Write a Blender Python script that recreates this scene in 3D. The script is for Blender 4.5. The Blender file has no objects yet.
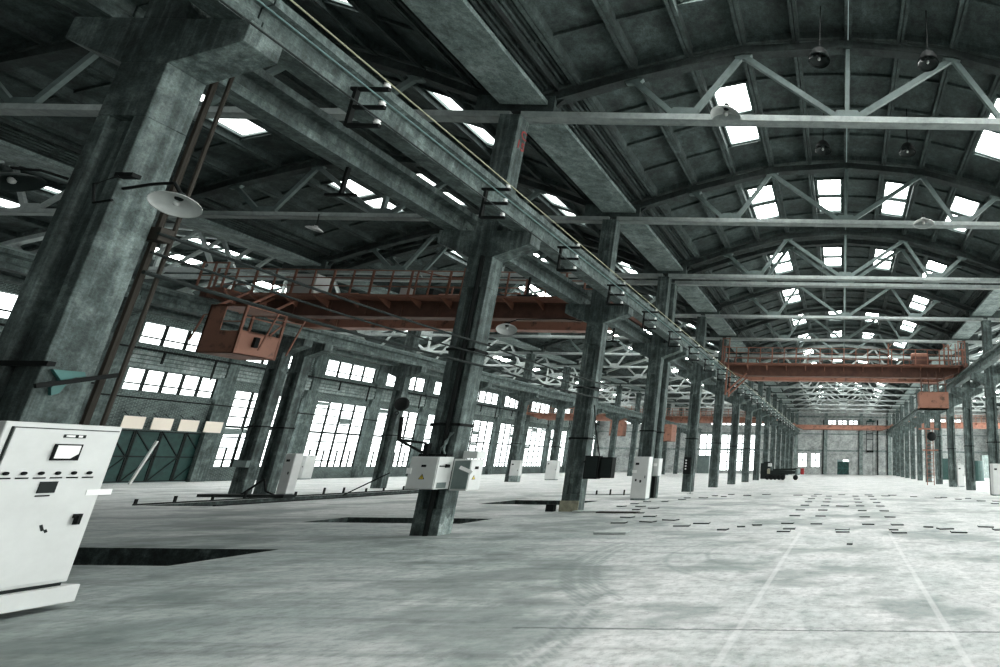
import bpy, math, random
from mathutils import Matrix, Vector
random.seed(7)
sc = bpy.context.scene
C = sc.collection

# ------------------------------------------------------------------ camera
cd = bpy.data.cameras.new('camera'); cam = bpy.data.objects.new('camera', cd); C.objects.link(cam)
TH, RO, YA, CH = .2517, .0113, .0062, 1.5663
Rv = Vector((math.cos(YA), -math.sin(YA), 0)); F0 = Vector((math.sin(YA), math.cos(YA), 0)); Zv = Vector((0, 0, 1))
Fv = F0 * math.cos(TH) + Zv * math.sin(TH); Uv = -F0 * math.sin(TH) + Zv * math.cos(TH)
cr, cu = Rv * math.cos(RO) + Uv * math.sin(RO), -Rv * math.sin(RO) + Uv * math.cos(RO)
m = Matrix.Identity(4)
for i in range(3):
    m[i][0] = cr[i]; m[i][1] = cu[i]; m[i][2] = -Fv[i]
m[2][3] = CH
cam.matrix_world = m
cd.sensor_width = 36; cd.sensor_fit = 'HORIZONTAL'; cd.lens = 505.66 * .036
cd.shift_x = -.34723; cd.shift_y = .00224; cd.clip_end = 400; cd.clip_start = .05
sc.camera = cam

# ------------------------------------------------------------------ world, exposure
w = bpy.data.worlds.new('sky'); sc.world = w; w.use_nodes = True
bg = w.node_tree.nodes['Background']; bg.inputs[0].default_value = (.72, .95, .92, 1); bg.inputs[1].default_value = .3
vs = sc.view_settings; vs.view_transform = 'Standard'; vs.look = 'None'; vs.gamma = 1; vs.use_curve_mapping = False
EXPO = 0.0; vs.exposure = EXPO
SKY_E, WIN_E, REAR_FILL_W = 26.0, 4.5, 350.0
DAY = (.97, 1.0, .975)
cy = sc.cycles
cy.max_bounces = 8; cy.diffuse_bounces = 2; cy.glossy_bounces = 3; cy.sample_clamp_indirect = 6; cy.use_denoising = True
cy.caustics_reflective = False; cy.caustics_refractive = False

def area(name, loc, rot, sx, sy, power, col=DAY):
    l = bpy.data.lights.new(name, 'AREA'); l.shape = 'RECTANGLE'; l.size = sx; l.size_y = sy; l.energy = power; l.color = col
    o = bpy.data.objects.new(name, l); C.objects.link(o); o.location = loc; o.rotation_euler = rot
    o['kind'] = 'helper'
    return o
# added fill lamps: unseen gate behind the camera, unseen windows of the right bay
area('gate_daylight', (1.5, -12.6, 3.6), (math.radians(90), 0, math.radians(0)), 11, 7, REAR_FILL_W)
for i, yy in enumerate((-3, 9, 21, 33, 45, 57, 69, 81)):
    area('window_daylight', (26.6, yy, 4.4), (math.radians(90), 0, math.radians(90)), 10, 6, 200 if yy < 5 else 700 if yy < 15 else 2700)

# ------------------------------------------------------------------ materials
def new_mat(name):
    mt = bpy.data.materials.new(name); mt.use_nodes = True
    nt = mt.node_tree; nt.nodes.clear()
    out = nt.nodes.new('ShaderNodeOutputMaterial'); b = nt.nodes.new('ShaderNodeBsdfPrincipled')
    nt.links.new(b.outputs[0], out.inputs[0])
    return mt, nt, b
def N(nt, t, **k):
    n = nt.nodes.new(t)
    for a, v in k.items(): setattr(n, a, v)
    return n
def pos(nt, scale=(1, 1, 1)):
    g = N(nt, 'ShaderNodeNewGeometry'); mp = N(nt, 'ShaderNodeMapping'); mp.inputs['Scale'].default_value = scale
    nt.links.new(g.outputs['Position'], mp.inputs[0]); return mp.outputs[0]
def noise(nt, vec, scale, detail=5, rough=.6):
    n = N(nt, 'ShaderNodeTexNoise'); n.inputs['Scale'].default_value = scale; n.inputs['Detail'].default_value = detail
    n.inputs['Roughness'].default_value = rough; nt.links.new(vec, n.inputs['Vector']); return n.outputs['Fac']
def ramp(nt, fac, stops):
    r = N(nt, 'ShaderNodeValToRGB'); e = r.color_ramp.elements
    while len(e) < len(stops): e.new(.5)
    for i, (p, c) in enumerate(stops):
        e[i].position = p; e[i].color = (c[0], c[1], c[2], 1) if len(c) == 3 else c
    nt.links.new(fac, r.inputs[0]); return r.outputs[0]
def mix(nt, fac, a, b, mode='MIX'):
    x = N(nt, 'ShaderNodeMix', data_type='RGBA', blend_type=mode)
    if isinstance(fac, float): x.inputs[0].default_value = fac
    else: nt.links.new(fac, x.inputs[0])
    for s, v in ((6, a), (7, b)):
        if isinstance(v, tuple): x.inputs[s].default_value = (v[0], v[1], v[2], 1)
        else: nt.links.new(v, x.inputs[s])
    return x.outputs[2]
def bump(nt, b, h, st, dist=.02):
    n = N(nt, 'ShaderNodeBump'); n.inputs['Strength'].default_value = st; n.inputs['Distance'].default_value = dist
    nt.links.new(h, n.inputs['Height']); nt.links.new(n.outputs[0], b.inputs['Normal'])
def g(v):
    t = min(1, max(0, (v - .05) / .60)); return (v * (.69 + .305 * t), v, v * (.94 + .04 * t))
def concrete(name, lo, mid, hi, streak=.5, scale=1.3, rough=.85, st=.5):
    mt, nt, b = new_mat(name)
    a = noise(nt, pos(nt), scale, 7, .65)
    c1 = ramp(nt, a, [(.3, g(lo)), (.52, g(mid)), (.74, g(hi))])
    s = noise(nt, pos(nt, (9, 9, .35)), 1.0, 4, .6)
    c2 = ramp(nt, s, [(.36, g(lo * .7)), (.5, g(mid)), (.66, g(hi * 1.1))])
    c = mix(nt, streak, c1, c2)
    f = noise(nt, pos(nt), 28, 3, .7)
    m2 = noise(nt, pos(nt, (1, 1, .6)), 6.5, 6, .72)
    c = mix(nt, .75, c, ramp(nt, m2, [(.34, (.38, .40, .40)), (.5, (.95, .95, .95)), (.68, (1.45, 1.45, 1.45))]), 'MULTIPLY')
    c = mix(nt, .6, c, ramp(nt, f, [(.34, (.45, .45, .45)), (.66, (1.25, 1.25, 1.25))]), 'MULTIPLY')
    nt.links.new(c, b.inputs['Base Color']); b.inputs['Roughness'].default_value = rough
    bump(nt, b, f, st); return mt
def plain(name, col, rough=.6, metal=0., dirt=.35, scale=3, spot=None):
    mt, nt, b = new_mat(name)
    a = noise(nt, pos(nt), scale, 6, .65)
    lo = tuple(x * (1 - dirt) for x in col)
    if spot: c = ramp(nt, a, [(.34, spot), (.46, col), (.7, tuple(min(1, x * 1.12) for x in col))])
    else: c = ramp(nt, a, [(.3, lo), (.7, col)])
    nt.links.new(c, b.inputs['Base Color']); b.inputs['Roughness'].default_value = rough; b.inputs['Metallic'].default_value = metal
    b.inputs['Specular IOR Level'].default_value = .2 if col[1] < .05 else .4
    return mt
def emit(name, col, s):
    mt = bpy.data.materials.new(name); mt.use_nodes = True; nt = mt.node_tree; nt.nodes.clear()
    out = nt.nodes.new('ShaderNodeOutputMaterial'); e = nt.nodes.new('ShaderNodeEmission')
    e.inputs[0].default_value = (*col, 1); e.inputs[1].default_value = s; nt.links.new(e.outputs[0], out.inputs[0]); return mt

M = {}
M['col'] = concrete('column_concrete', .018, .075, .27, .3, 1.9)
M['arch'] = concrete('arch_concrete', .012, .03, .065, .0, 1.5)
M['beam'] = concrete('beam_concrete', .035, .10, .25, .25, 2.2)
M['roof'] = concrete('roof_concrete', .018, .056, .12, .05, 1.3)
M['gutter'] = concrete('gutter_concrete', .09, .21, .34, .0, 1.6)
M['truss'] = plain('truss_paint', g(.16), .6, 0, .35, 5)
M['chord'] = plain('chord_paint', g(.44), .6, 0, .4, 4)
M['wallband'] = concrete('band_concrete', .09, .25, .45, .3, 1.2)
M['rust'] = plain('red_oxide_paint', (.27, .115, .075), .65, 0, .5, 2.5)
M['rustdark'] = plain('dark_oxide_paint', (.13, .060, .042), .7, 0, .5, 2.5)
M['rustlight'] = plain('orange_oxide_paint', (.27, .125, .085), .6, 0, .35, 2.2, spot=(.09, .05, .035))
M['white'] = plain('white_enamel', g(.60), .4, 0, .14, 2.2)
M['paper'] = plain('paper', g(.9), .7, 0, .05)
M['cream'] = plain('cream_board', (.80, .72, .62), .7, 0, .05)
M['black'] = plain('black_paint', g(.006), .8)
M['dark'] = plain('dark_steel', g(.018), .7)
M['steel'] = plain('grey_steel', g(.22), .5, .2)
M['pipe'] = plain('brown_pipe', (.03, .026, .02), .6)
M['green'] = plain('green_paint', (.012, .055, .048), .55, 0, .5)
M['teal'] = plain('teal_paint', (.03, .13, .12), .55, 0, .3)
M['yellow'] = plain('yellow_paint', (.55, .42, .04), .5, 0, .1)
M['lampin'] = plain('enamel_shade', g(.60), .35, 0, .25)
M['insul'] = plain('porcelain', g(.75), .3, 0, .1)
M['cable'] = plain('pale_cable', (.33, .34, .22), .5)
M['gcable'] = plain('green_cable', (.10, .19, .18), .5)
M['pit'] = concrete('pit_soil', .01, .05, .17, .0, 4.0)
M['sky'] = emit('skylight_glass', (.98, 1.0, .98), SKY_E)
M['skyd'] = emit('grimy_skylight_glass', (.95, 1.0, .985), 4.5)  # same glass, glow lowered to keep the near left bays dark
M['win'] = emit('window_glass', (.93, 1.0, .99), WIN_E)
M['red'] = plain('red_paint', (.30, .03, .03), .5)
M['tile'] = plain('slab_top', g(.5), .8, 0, .3, 6)
M['ochre'] = plain('pale_render', (.34, .33, .24), .85, 0, .5, 6)
M['steeldark'] = plain('dark_enamel', g(.03), .4)
M['gloss'] = plain('black_gloss_shade', g(.02), .12)
M['blank'] = plain('glass_dark', g(.08), .15)

# brick
mt, nt, b = new_mat('dark_brick')
tc = pos(nt)
sep = N(nt, 'ShaderNodeSeparateXYZ'); nt.links.new(tc, sep.inputs[0])
add = N(nt, 'ShaderNodeMath', operation='ADD'); nt.links.new(sep.outputs[0], add.inputs[0]); nt.links.new(sep.outputs[1], add.inputs[1])
cmb = N(nt, 'ShaderNodeCombineXYZ'); nt.links.new(add.outputs[0], cmb.inputs[0]); nt.links.new(sep.outputs[2], cmb.inputs[1])
def brickmat(name, c1, c2, mo, blotch):
    mt, nt, b = new_mat(name)
    tc = pos(nt); sep = N(nt, 'ShaderNodeSeparateXYZ'); nt.links.new(tc, sep.inputs[0])
    add = N(nt, 'ShaderNodeMath', operation='ADD'); nt.links.new(sep.outputs[0], add.inputs[0]); nt.links.new(sep.outputs[1], add.inputs[1])
    cmb = N(nt, 'ShaderNodeCombineXYZ'); nt.links.new(add.outputs[0], cmb.inputs[0]); nt.links.new(sep.outputs[2], cmb.inputs[1])
    br = N(nt, 'ShaderNodeTexBrick'); nt.links.new(cmb.outputs[0], br.inputs['Vector'])
    br.inputs['Color1'].default_value = (*c1, 1); br.inputs['Color2'].default_value = (*c2, 1); br.inputs['Mortar'].default_value = (*mo, 1)
    br.inputs['Scale'].default_value = 1; br.inputs['Brick Width'].default_value = .26; br.inputs['Row Height'].default_value = .085; br.inputs['Mortar Size'].default_value = .012
    a = noise(nt, tc, .8, 8, .8)
    c = mix(nt, 1.0, br.outputs['Color'], ramp(nt, a, [(.3, (blotch,) * 3), (.7, (1.3, 1.3, 1.3))]), 'MULTIPLY')
    nt.links.new(c, b.inputs['Base Color']); b.inputs['Roughness'].default_value = .9
    return mt
bpy.data.materials.remove(mt)
M['brick'] = brickmat('dark_brick', g(.04), g(.09), g(.26), .35)
M['brickpale'] = brickmat('pale_brick', g(.34), g(.56), g(.62), .25)

# floor: mottled screed with tyre tracks, two pale painted lines and a joint
mt, nt, b = new_mat('screed_floor')
P1 = pos(nt)
n1 = noise(nt, pos(nt, (1, .8, 1)), .6, 9, .72)
c = ramp(nt, n1, [(.30, g(.42)), (.46, g(.58)), (.60, g(.68)), (.78, g(.76))])
n2 = noise(nt, P1, 9, 6, .7)
c = mix(nt, .85, c, ramp(nt, n2, [(.32, (.55, .57, .57)), (.5, (.97, .97, .97)), (.72, (1.2, 1.2, 1.2))]), 'MULTIPLY')
n2b = noise(nt, pos(nt, (.35, 1.6, 1)), 1.6, 6, .7)
c = mix(nt, .35, c, ramp(nt, n2b, [(.36, (.6, .62, .62)), (.5, (1, 1, 1))]), 'MULTIPLY')
n2c = noise(nt, P1, 2.6, 7, .75)
c = mix(nt, .7, c, ramp(nt, n2c, [(.34, (.55, .59, .58)), (.5, (1, 1, 1)), (.7, (1.12, 1.12, 1.12))]), 'MULTIPLY')
sx = N(nt, 'ShaderNodeSeparateXYZ'); nt.links.new(P1, sx.inputs[0])
def mr(v, a, b_, lo=0., hi=1.):
    q = N(nt, 'ShaderNodeMapRange'); q.interpolation_type = 'SMOOTHSTEP'; nt.links.new(v, q.inputs[0])
    for k_, val in zip((1, 2, 3, 4), (a, b_, lo, hi)): q.inputs[k_].default_value = val
    return q.outputs[0]
def mm(op, a, b_):
    q = N(nt, 'ShaderNodeMath', operation=op)
    for k_, val in enumerate((a, b_)):
        if isinstance(val, (int, float)): q.inputs[k_].default_value = val
        else: nt.links.new(val, q.inputs[k_])
    return q.outputs[0]
shade_x = mr(sx.outputs[0], -1.5, -7.0); shade_y = mr(sx.outputs[1], 22.0, 9.0)
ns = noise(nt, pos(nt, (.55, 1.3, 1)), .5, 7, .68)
floor_shade = mm('MULTIPLY', mm('MULTIPLY', shade_x, shade_y), mr(ns, .30, .60, .45, 1.0))  # shade of the near left put into the floor colour, broken by noise
c = mix(nt, floor_shade, c, mix(nt, 1.0, c, (.40, .46, .45), 'MULTIPLY'))
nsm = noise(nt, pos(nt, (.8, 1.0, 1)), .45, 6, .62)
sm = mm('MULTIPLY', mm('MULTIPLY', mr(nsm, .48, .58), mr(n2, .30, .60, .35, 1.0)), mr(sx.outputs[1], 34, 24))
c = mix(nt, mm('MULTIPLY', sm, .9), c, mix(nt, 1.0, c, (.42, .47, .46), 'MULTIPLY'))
# brushed wheel streaks running diagonally
mp = N(nt, 'ShaderNodeMapping'); mp.inputs['Rotation'].default_value = (0, 0, math.radians(38)); mp.inputs['Scale'].default_value = (.22, 3.6, 1)
nt.links.new(P1, mp.inputs[0]); nst = noise(nt, mp.outputs[0], 1.1, 5, .65)
c = mix(nt, mm('MULTIPLY', mr(nst, .48, .66), mr(sx.outputs[0], 1.0, -3.5, .15, .7)), c, mix(nt, 1.0, c, (.55, .58, .57), 'MULTIPLY'))
n3 = noise(nt, P1, 55, 2, .5)
c = mix(nt, .8, c, ramp(nt, n3, [(.26, (.35, .35, .35)), (.34, (1, 1, 1))]), 'MULTIPLY')
sep = N(nt, 'ShaderNodeSeparateXYZ'); nt.links.new(P1, sep.inputs[0])
def mth(op, a, b=None, cc=None):
    x = N(nt, 'ShaderNodeMath', operation=op)
    for i, v in enumerate((a, b, cc)):
        if v is None: continue
        if isinstance(v, (int, float)): x.inputs[i].default_value = v
        else: nt.links.new(v, x.inputs[i])
    return x.outputs[0]
X, Y = sep.outputs[0], sep.outputs[1]
def band(v, c0, hw, soft): # 1 near c0
    d = mth('ABSOLUTE', mth('SUBTRACT', v, c0))
    return mth('SUBTRACT', 1.0, mth('SMOOTH_MIN', 1.0, mth('MAXIMUM', 0.0, mth('DIVIDE', mth('SUBTRACT', d, hw), soft)), .01))
def tyre(cx, cy_, r, hw, x0, x1, y0, y1):
    dx = mth('SUBTRACT', X, cx); dy = mth('SUBTRACT', Y, cy_)
    rr = mth('SQRT', mth('ADD', mth('MULTIPLY', dx, dx), mth('MULTIPLY', dy, dy)))
    k = band(rr, r, hw, .05)
    lim = mth('MULTIPLY', mth('MULTIPLY', mth('GREATER_THAN', X, x0), mth('LESS_THAN', X, x1)), mth('MULTIPLY', mth('GREATER_THAN', Y, y0), mth('LESS_THAN', Y, y1)))
    return mth('MULTIPLY', k, lim)
brk = mth('MULTIPLY', mth('GREATER_THAN', n2, .42), 1.0)
ln = mth('MAXIMUM', band(X, -1.0, .025, .02), band(mth('SUBTRACT', X, mth('MULTIPLY', Y, .012)), 1.0, .025, .02))
ln = mth('MULTIPLY', ln, mth('MULTIPLY', mth('LESS_THAN', Y, 13.0), mth('GREATER_THAN', n2, .38)))
c = mix(nt, mth('MULTIPLY', ln, .34), c, g(.80))
jn = mth('MULTIPLY', band(mth('ADD', Y, mth('MULTIPLY', n2, .08)), 5.56, .012, .014), mth('GREATER_THAN', n1, .40))
jn = mth('MULTIPLY', jn, mth('MULTIPLY', mth('GREATER_THAN', X, -3.2), mth('LESS_THAN', X, 3)))
c = mix(nt, mth('MULTIPLY', jn, .75), c, g(.07))
tread = mth('GREATER_THAN', mth('SINE', mth('MULTIPLY', mth('ADD', X, Y), 70)), -.2)
ty = tyre(1.5, 10.5, 6.02, .06, -9, -2.9, 6.3, 11.0)
for a_ in ((1.5, 10.5, 5.80, .05, -9, -2.9, 6.3, 11.0), (1.5, 10.5, 5.64, .03, -9, -2.6, 6.3, 10.5), (-9.4, 4.2, 6.78, .03, -4.6, -2.2, 3.6, 6.2), (-9.4, 4.2, 6.98, .03, -4.6, -2.2, 3.6, 6.2)):
    ty = mth('MAXIMUM', ty, tyre(*a_))
ty = mth('MULTIPLY', ty, mth('ADD', .55, mth('MULTIPLY', tread, .45)))
ty = mth('MULTIPLY', ty, mth('ADD', .45, mth('MULTIPLY', n2, .6)))
c = mix(nt, mth('MULTIPLY', ty, .55), c, g(.13))
t3 = mth('MAXIMUM', tyre(-.6, 9.9, 2.45, .012, -4, -1.6, 7.0, 11.4), tyre(-.5, 10.2, 1.95, .012, -4, -1.3, 8, 12))
c = mix(nt, mth('MULTIPLY', t3, .35), c, g(.18))
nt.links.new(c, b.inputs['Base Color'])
b.inputs['Roughness'].default_value = .62
bump(nt, b, n2, .25, .01)
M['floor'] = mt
# cabinet door signs
# ------------------------------------------------------------------ mesh helpers
class MB:
    def __init__(s): s.v = []; s.f = []
    def hexa(s, p):   # 8 points: bottom 4 ccw, top 4
        k = len(s.v); s.v += [tuple(q) for q in p]
        s.f += [tuple(k + i for i in q) for q in ((3, 2, 1, 0), (4, 5, 6, 7), (0, 1, 5, 4), (1, 2, 6, 5), (2, 3, 7, 6), (3, 0, 4, 7))]
        return s
    def box(s, x0, x1, y0, y1, z0, z1):
        return s.hexa([(x0, y0, z0), (x1, y0, z0), (x1, y1, z0), (x0, y1, z0), (x0, y0, z1), (x1, y0, z1), (x1, y1, z1), (x0, y1, z1)])
    def prism(s, poly, y0, y1, ax='y'):   # polygon in xz (or yz when ax='x', xy when 'z')
        n = len(poly); k = len(s.v)
        def P(a, b_, t): return (a, t, b_) if ax == 'y' else ((t, a, b_) if ax == 'x' else (a, b_, t))
        s.v += [P(a, b_, y0) for a, b_ in poly] + [P(a, b_, y1) for a, b_ in poly]
        s.f += [tuple(k + i for i in range(n)), tuple(k + n + i for i in reversed(range(n)))]
        s.f += [(k + i, k + n + i, k + n + (i + 1) % n, k + (i + 1) % n) for i in range(n)]
        return s
    def bar(s, a, b_, w_, h, up=(0, 0, 1)):
        a, b_ = Vector(a), Vector(b_); d = (b_ - a).normalized(); u = Vector(up)
        if abs(d.dot(u)) > .98: u = Vector((0, 1, 0))
        sd = d.cross(u).normalized() * (w_ / 2); u = sd.cross(d).normalized() * (h / 2)
        return s.hexa([a - sd - u, a + sd - u, b_ + sd - u, b_ - sd - u, a - sd + u, a + sd + u, b_ + sd + u, b_ - sd + u])
    def tube(s, pts, r, n=8):
        pts = [Vector(p) for p in pts]; k0 = len(s.v)
        for i, p in enumerate(pts):
            d = (pts[min(i + 1, len(pts) - 1)] - pts[max(i - 1, 0)]).normalized()
            u = Vector((0, 0, 1)) if abs(d.z) < .95 else Vector((1, 0, 0))
            a = d.cross(u).normalized(); b_ = d.cross(a)
            for j in range(n):
                t = 2 * math.pi * j / n; s.v.append(tuple(p + a * (r * math.cos(t)) + b_ * (r * math.sin(t))))
        for i in range(len(pts) - 1):
            for j in range(n):
                s.f.append((k0 + i * n + j, k0 + i * n + (j + 1) % n, k0 + (i + 1) * n + (j + 1) % n, k0 + (i + 1) * n + j))
        s.f.append(tuple(k0 + j for j in reversed(range(n)))); s.f.append(tuple(k0 + (len(pts) - 1) * n + j for j in range(n)))
        return s
    def lathe(s, prof, c=(0, 0, 0), n=20, axis='z'):
        k = len(s.v); c = Vector(c)
        for r, z in prof:
            for j in range(n):
                t = 2 * math.pi * j / n; a, b_ = r * math.cos(t), r * math.sin(t)
                s.v.append(tuple(c + (Vector((a, b_, z)) if axis == 'z' else (Vector((a, z, b_)) if axis == 'y' else Vector((z, a, b_))))))
        for i in range(len(prof) - 1):
            for j in range(n):
                s.f.append((k + i * n + j, k + i * n + (j + 1) % n, k + (i + 1) * n + (j + 1) % n, k + (i + 1) * n + j))
        return s
    def rot(s, ang, c, ax='z'):
        R = Matrix.Rotation(ang, 4, ax.upper()); c = Vector(c)
        s.v = [tuple(c + (R @ (Vector(p) - c))) for p in s.v]; return s
    def build(s, name, mat, parent=None, smooth=False, bevel=0):
        me = bpy.data.meshes.new(name); me.from_pydata(s.v, [], s.f); me.update()
        me.materials.append(M[mat])
        if smooth:
            for p in me.polygons: p.use_smooth = True
        o = bpy.data.objects.new(name, me); C.objects.link(o)
        if parent: o.parent = parent
        if bevel:
            bv = o.modifiers.new('bevel', 'BEVEL'); bv.width = bevel; bv.segments = 2; bv.limit_method = 'ANGLE'
        return o
def empty(name, loc=(0, 0, 0)):
    o = bpy.data.objects.new(name, None); C.objects.link(o); o.location = loc; return o
def tag(o, label, cat, group=None, kind=None):
    o['label'] = label; o['category'] = cat
    if group: o['group'] = group
    if kind: o['kind'] = kind
    return o
def struct(o): o['kind'] = 'structure'; return o
def copy_tree(o, parent=None):
    c_ = o.copy(); C.objects.link(c_); c_.parent = parent
    for ch in list(KIDS.get(o.as_pointer(), [])): copy_tree(ch, c_)
    return c_
KIDS = {}
def index(o):
    KIDS[o.as_pointer()] = [x for x in C.objects if x.parent == o]
    for x in KIDS[o.as_pointer()]: index(x)
    return o
ORD = 'zeroth first second third fourth fifth sixth seventh eighth ninth tenth eleventh twelfth thirteenth fourteenth fifteenth sixteenth seventeenth eighteenth nineteenth twentieth'.split()
def nth(i):
    if i < len(ORD): return ORD[i]
    t = ['', '', 'twenty', 'thirty', 'forty', 'fifty', 'sixty', 'seventy'][i // 10]
    return t + '-' + ORD[i % 10] if i % 10 else {30: 'thirtieth', 40: 'fortieth', 50: 'fiftieth'}.get(i, t + 'th')

# ------------------------------------------------------------------ layout
AX = [6, 12, 18, 24, 25] + list(range(31, 92, 6))
BAYS = [(-13, -6), (-6, 0), (0, 6), (6, 12), (12, 18), (18, 24), (24, 25)] + [(25 + 6 * i, 31 + 6 * i) for i in range(11)] + [(91, 95)]
CX = {'main hall': 0, 'left bay': -18, 'outer bay': -36, 'right bay': 18}
ZR = {0: 13.40, 1: 13.35, 2: 13.15, 3: 12.76, 4: 12.26, 5: 11.72, 6: 11.15}
def zr(i): return ZR[abs(i)]
def sky_cols(b):
    y0 = b[0]
    if y0 in (24, 91, -13, -6): return []
    if y0 in (12, 31, 49, 67, 85): return [-3, 3]
    return [-3, -1, 1, 3]

# ------------------------------------------------------------------ ceiling
def hx(mb, i, s0, s1, h0, h1, y0, y1):
    xa, za, xb, zb = 1.5 * i, zr(i), 1.5 * (i + 1), zr(i + 1)
    def p(s_, h, y): return (xa + (xb - xa) * s_, y, za + (zb - za) * s_ + h)
    mb.hexa([p(s0, h0, y0), p(s1, h0, y0), p(s1, h0, y1), p(s0, h0, y1), p(s0, h1, y0), p(s1, h1, y0), p(s1, h1, y1), p(s0, h1, y1)])
def make_ceiling(name, cx, bays):
    mb = MB()
    for bi in bays:
        y0, y1 = bi; cols = sky_cols(bi); n = max(1, round((y1 - y0) / 1.5)); dy = (y1 - y0) / n
        for i in range(-6, 6):
            pi = {-3: -3, -1: -1, 1: 1, 3: 3}.get(i)
            has = (i in (-3, -1, 1, 3)) and (i in cols)
            hx(mb, i, 0.008, .07, 0, .30, y0 + .01, y1 - .01); hx(mb, i, .93, .992, 0, .30, y0 + .01, y1 - .01)
            for k in range(n + 1):
                yy = y0 + k * dy
                t = .09 if k in (0, n) else .035
                hx(mb, i, .07, .93, .06 if k in (0, n) else .15, .30, max(y0 + .01, yy - t), min(y1 - .01, yy + t))
            for k in range(n):
                if has and k in (1, 2): 
                    a, b_ = y0 + k * dy, y0 + (k + 1) * dy
                    hx(mb, i, .07, .14, .24, .42, a, b_); hx(mb, i, .86, .93, .24, .42, a, b_)
                    continue
                hx(mb, i, .07, .93, .25, .32, y0 + k * dy, y0 + (k + 1) * dy)
            if i in (-6, 5, -5, 4) and abs(i + .5) > 4.6:
                for q in range(9):
                    s0 = .12 + q * .088; hx(mb, i, s0, s0 + .035, .12, .26, y0 + .1, y1 - .1)
        # weather skin above, closed except over the skylights
    for v in range(len(mb.v)):
        x, y, z = mb.v[v]; mb.v[v] = (x + cx, y, z)
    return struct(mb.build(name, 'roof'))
for hall, cx in CX.items():
    bays = BAYS if hall != 'right bay' else BAYS
    make_ceiling('ceiling', cx, bays)

# skylight: frame + two panes, one module for each kind of roof slope
protos = {}
wn = 0
def skylight(i, cx, y0):
    global wn
    wn += 1; key = (i, cx in (-18, -36) and y0 < 24)
    if key not in protos:
        fr = MB(); 
        for s0, s1 in ((.13, .17), (.83, .87)): hx(fr, i, s0, s1, .20, .34, 1.54, 4.46)
        for a in (1.54, 2.84, 4.40): hx(fr, i, .13, .87, .22, .34, a, a + (.32 if a == 2.84 else .06))
        root = struct(fr.build('window_1', 'steel'))
        for k in range(2):
            p = MB(); hx(p, i, .17, .83, .30, .32, 1.60 + 1.56 * k, 2.84 + 1.56 * k); p.build('pane', 'skyd' if key[1] else 'sky', root)
        protos[key] = index(root); o = root
    else: o = copy_tree(protos[key])
    o.name = 'window_%d' % wn
    o.location = (cx, y0, 0)
for hall, cx in CX.items():
    for bi in BAYS:
        if hall == 'outer bay' and bi[0] < 12: continue
        if hall == 'left bay' and bi[0] < 6: continue
        if bi[0] < 0: continue
        for i in sky_cols(bi): skylight(i, cx, bi[0])

# valley gutters over the column rows
tn = 0
for xr in (-27.05, -9.05, 9.05):
    mb = MB()
    for (a, b_) in BAYS:
        if b_ - a < 2: continue
        lo, hi = (xr - .30, xr + .97) if xr < 0 else (xr - .97, xr + .30)
        mb.box(lo, hi, a + .28, b_ - .28, 10.90, 11.02)
    tn += 1
    struct(mb.build('trim_%d' % tn, 'gutter'))
    mb = MB()
    for s_ in (-1, 1): mb.box(*sorted((xr + s_ * .99, xr + s_ * 1.06)), -13, 95, 11.52, 11.76)
    tn += 1; struct(mb.build('trim_%d' % tn, 'arch'))
    mb = MB()
    for y in AX: mb.box(xr - 1.06, xr + 1.06, y - .14, y + .14, 10.8, 11.3)
    tn += 1
    struct(mb.build('trim_%d' % tn, 'roof'))
# outer skin that closes the valleys
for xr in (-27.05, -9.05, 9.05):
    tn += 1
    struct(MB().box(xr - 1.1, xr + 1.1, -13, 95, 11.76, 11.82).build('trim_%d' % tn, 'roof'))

# ------------------------------------------------------------------ floor with its pits
PITS = [(-14.2, -10.1, 8.3, 9.85), (-14.0, -9.9, 14.0, 15.3), (-13.9, -10.4, 20.4, 22.7), (-23.7, -21.4, 18.2, 30.0), (-13.5, -10.9, 27.2, 27.7)]
holes = PITS
xs = sorted(set([-45.4, 27.4] + [v for p in holes for v in p[:2]])); ys = sorted(set([-13.4, 96] + [v for p in holes for v in p[2:]]))
mb = MB()
for i in range(len(xs) - 1):
    for j in range(len(ys) - 1):
        cxm, cym = (xs[i] + xs[i + 1]) / 2, (ys[j] + ys[j + 1]) / 2
        if any(p[0] < cxm < p[1] and p[2] < cym < p[3] for p in holes): continue
        k = len(mb.v); mb.v += [(xs[i], ys[j], 0), (xs[i + 1], ys[j], 0), (xs[i + 1], ys[j + 1], 0), (xs[i], ys[j + 1], 0)]; mb.f.append((k, k + 1, k + 2, k + 3))
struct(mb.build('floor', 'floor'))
for (a, b_, c_, d_) in PITS:
    mb = MB(); D = .5 if d_ - c_ > .8 else .35
    mb.box(a - .2, b_ + .2, c_ - .2, d_ + .2, -D - .1, -D)
    mb.box(a - .2, a, c_ - .2, d_ + .2, -D, -.004); mb.box(b_, b_ + .2, c_ - .2, d_ + .2, -D, -.004)
    mb.box(a, b_, c_ - .2, c_, -D, -.004); mb.box(a, b_, d_, d_ + .2, -D, -.004)
    for q in range(70):
        x, y = random.uniform(a + .15, b_ - .3), random.uniform(c_ + .1, d_ - .1); r = random.uniform(.06, .20)
        if d_ - c_ < .8: continue
        mb.hexa([(x - r, y - r, -D), (x + r, y - r * .7, -D), (x + r * .8, y + r, -D), (x - r * .6, y + r, -D), (x - r * .4, y - r * .4, -D + r * 1.2), (x + r * .5, y - r * .3, -D + r * 1.0), (x + r * .4, y + r * .5, -D + r * .9), (x - r * .3, y + r * .4, -D + r * 1.3)])
    tn += 1; struct(mb.build('trim_%d' % tn, 'pit'))

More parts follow.
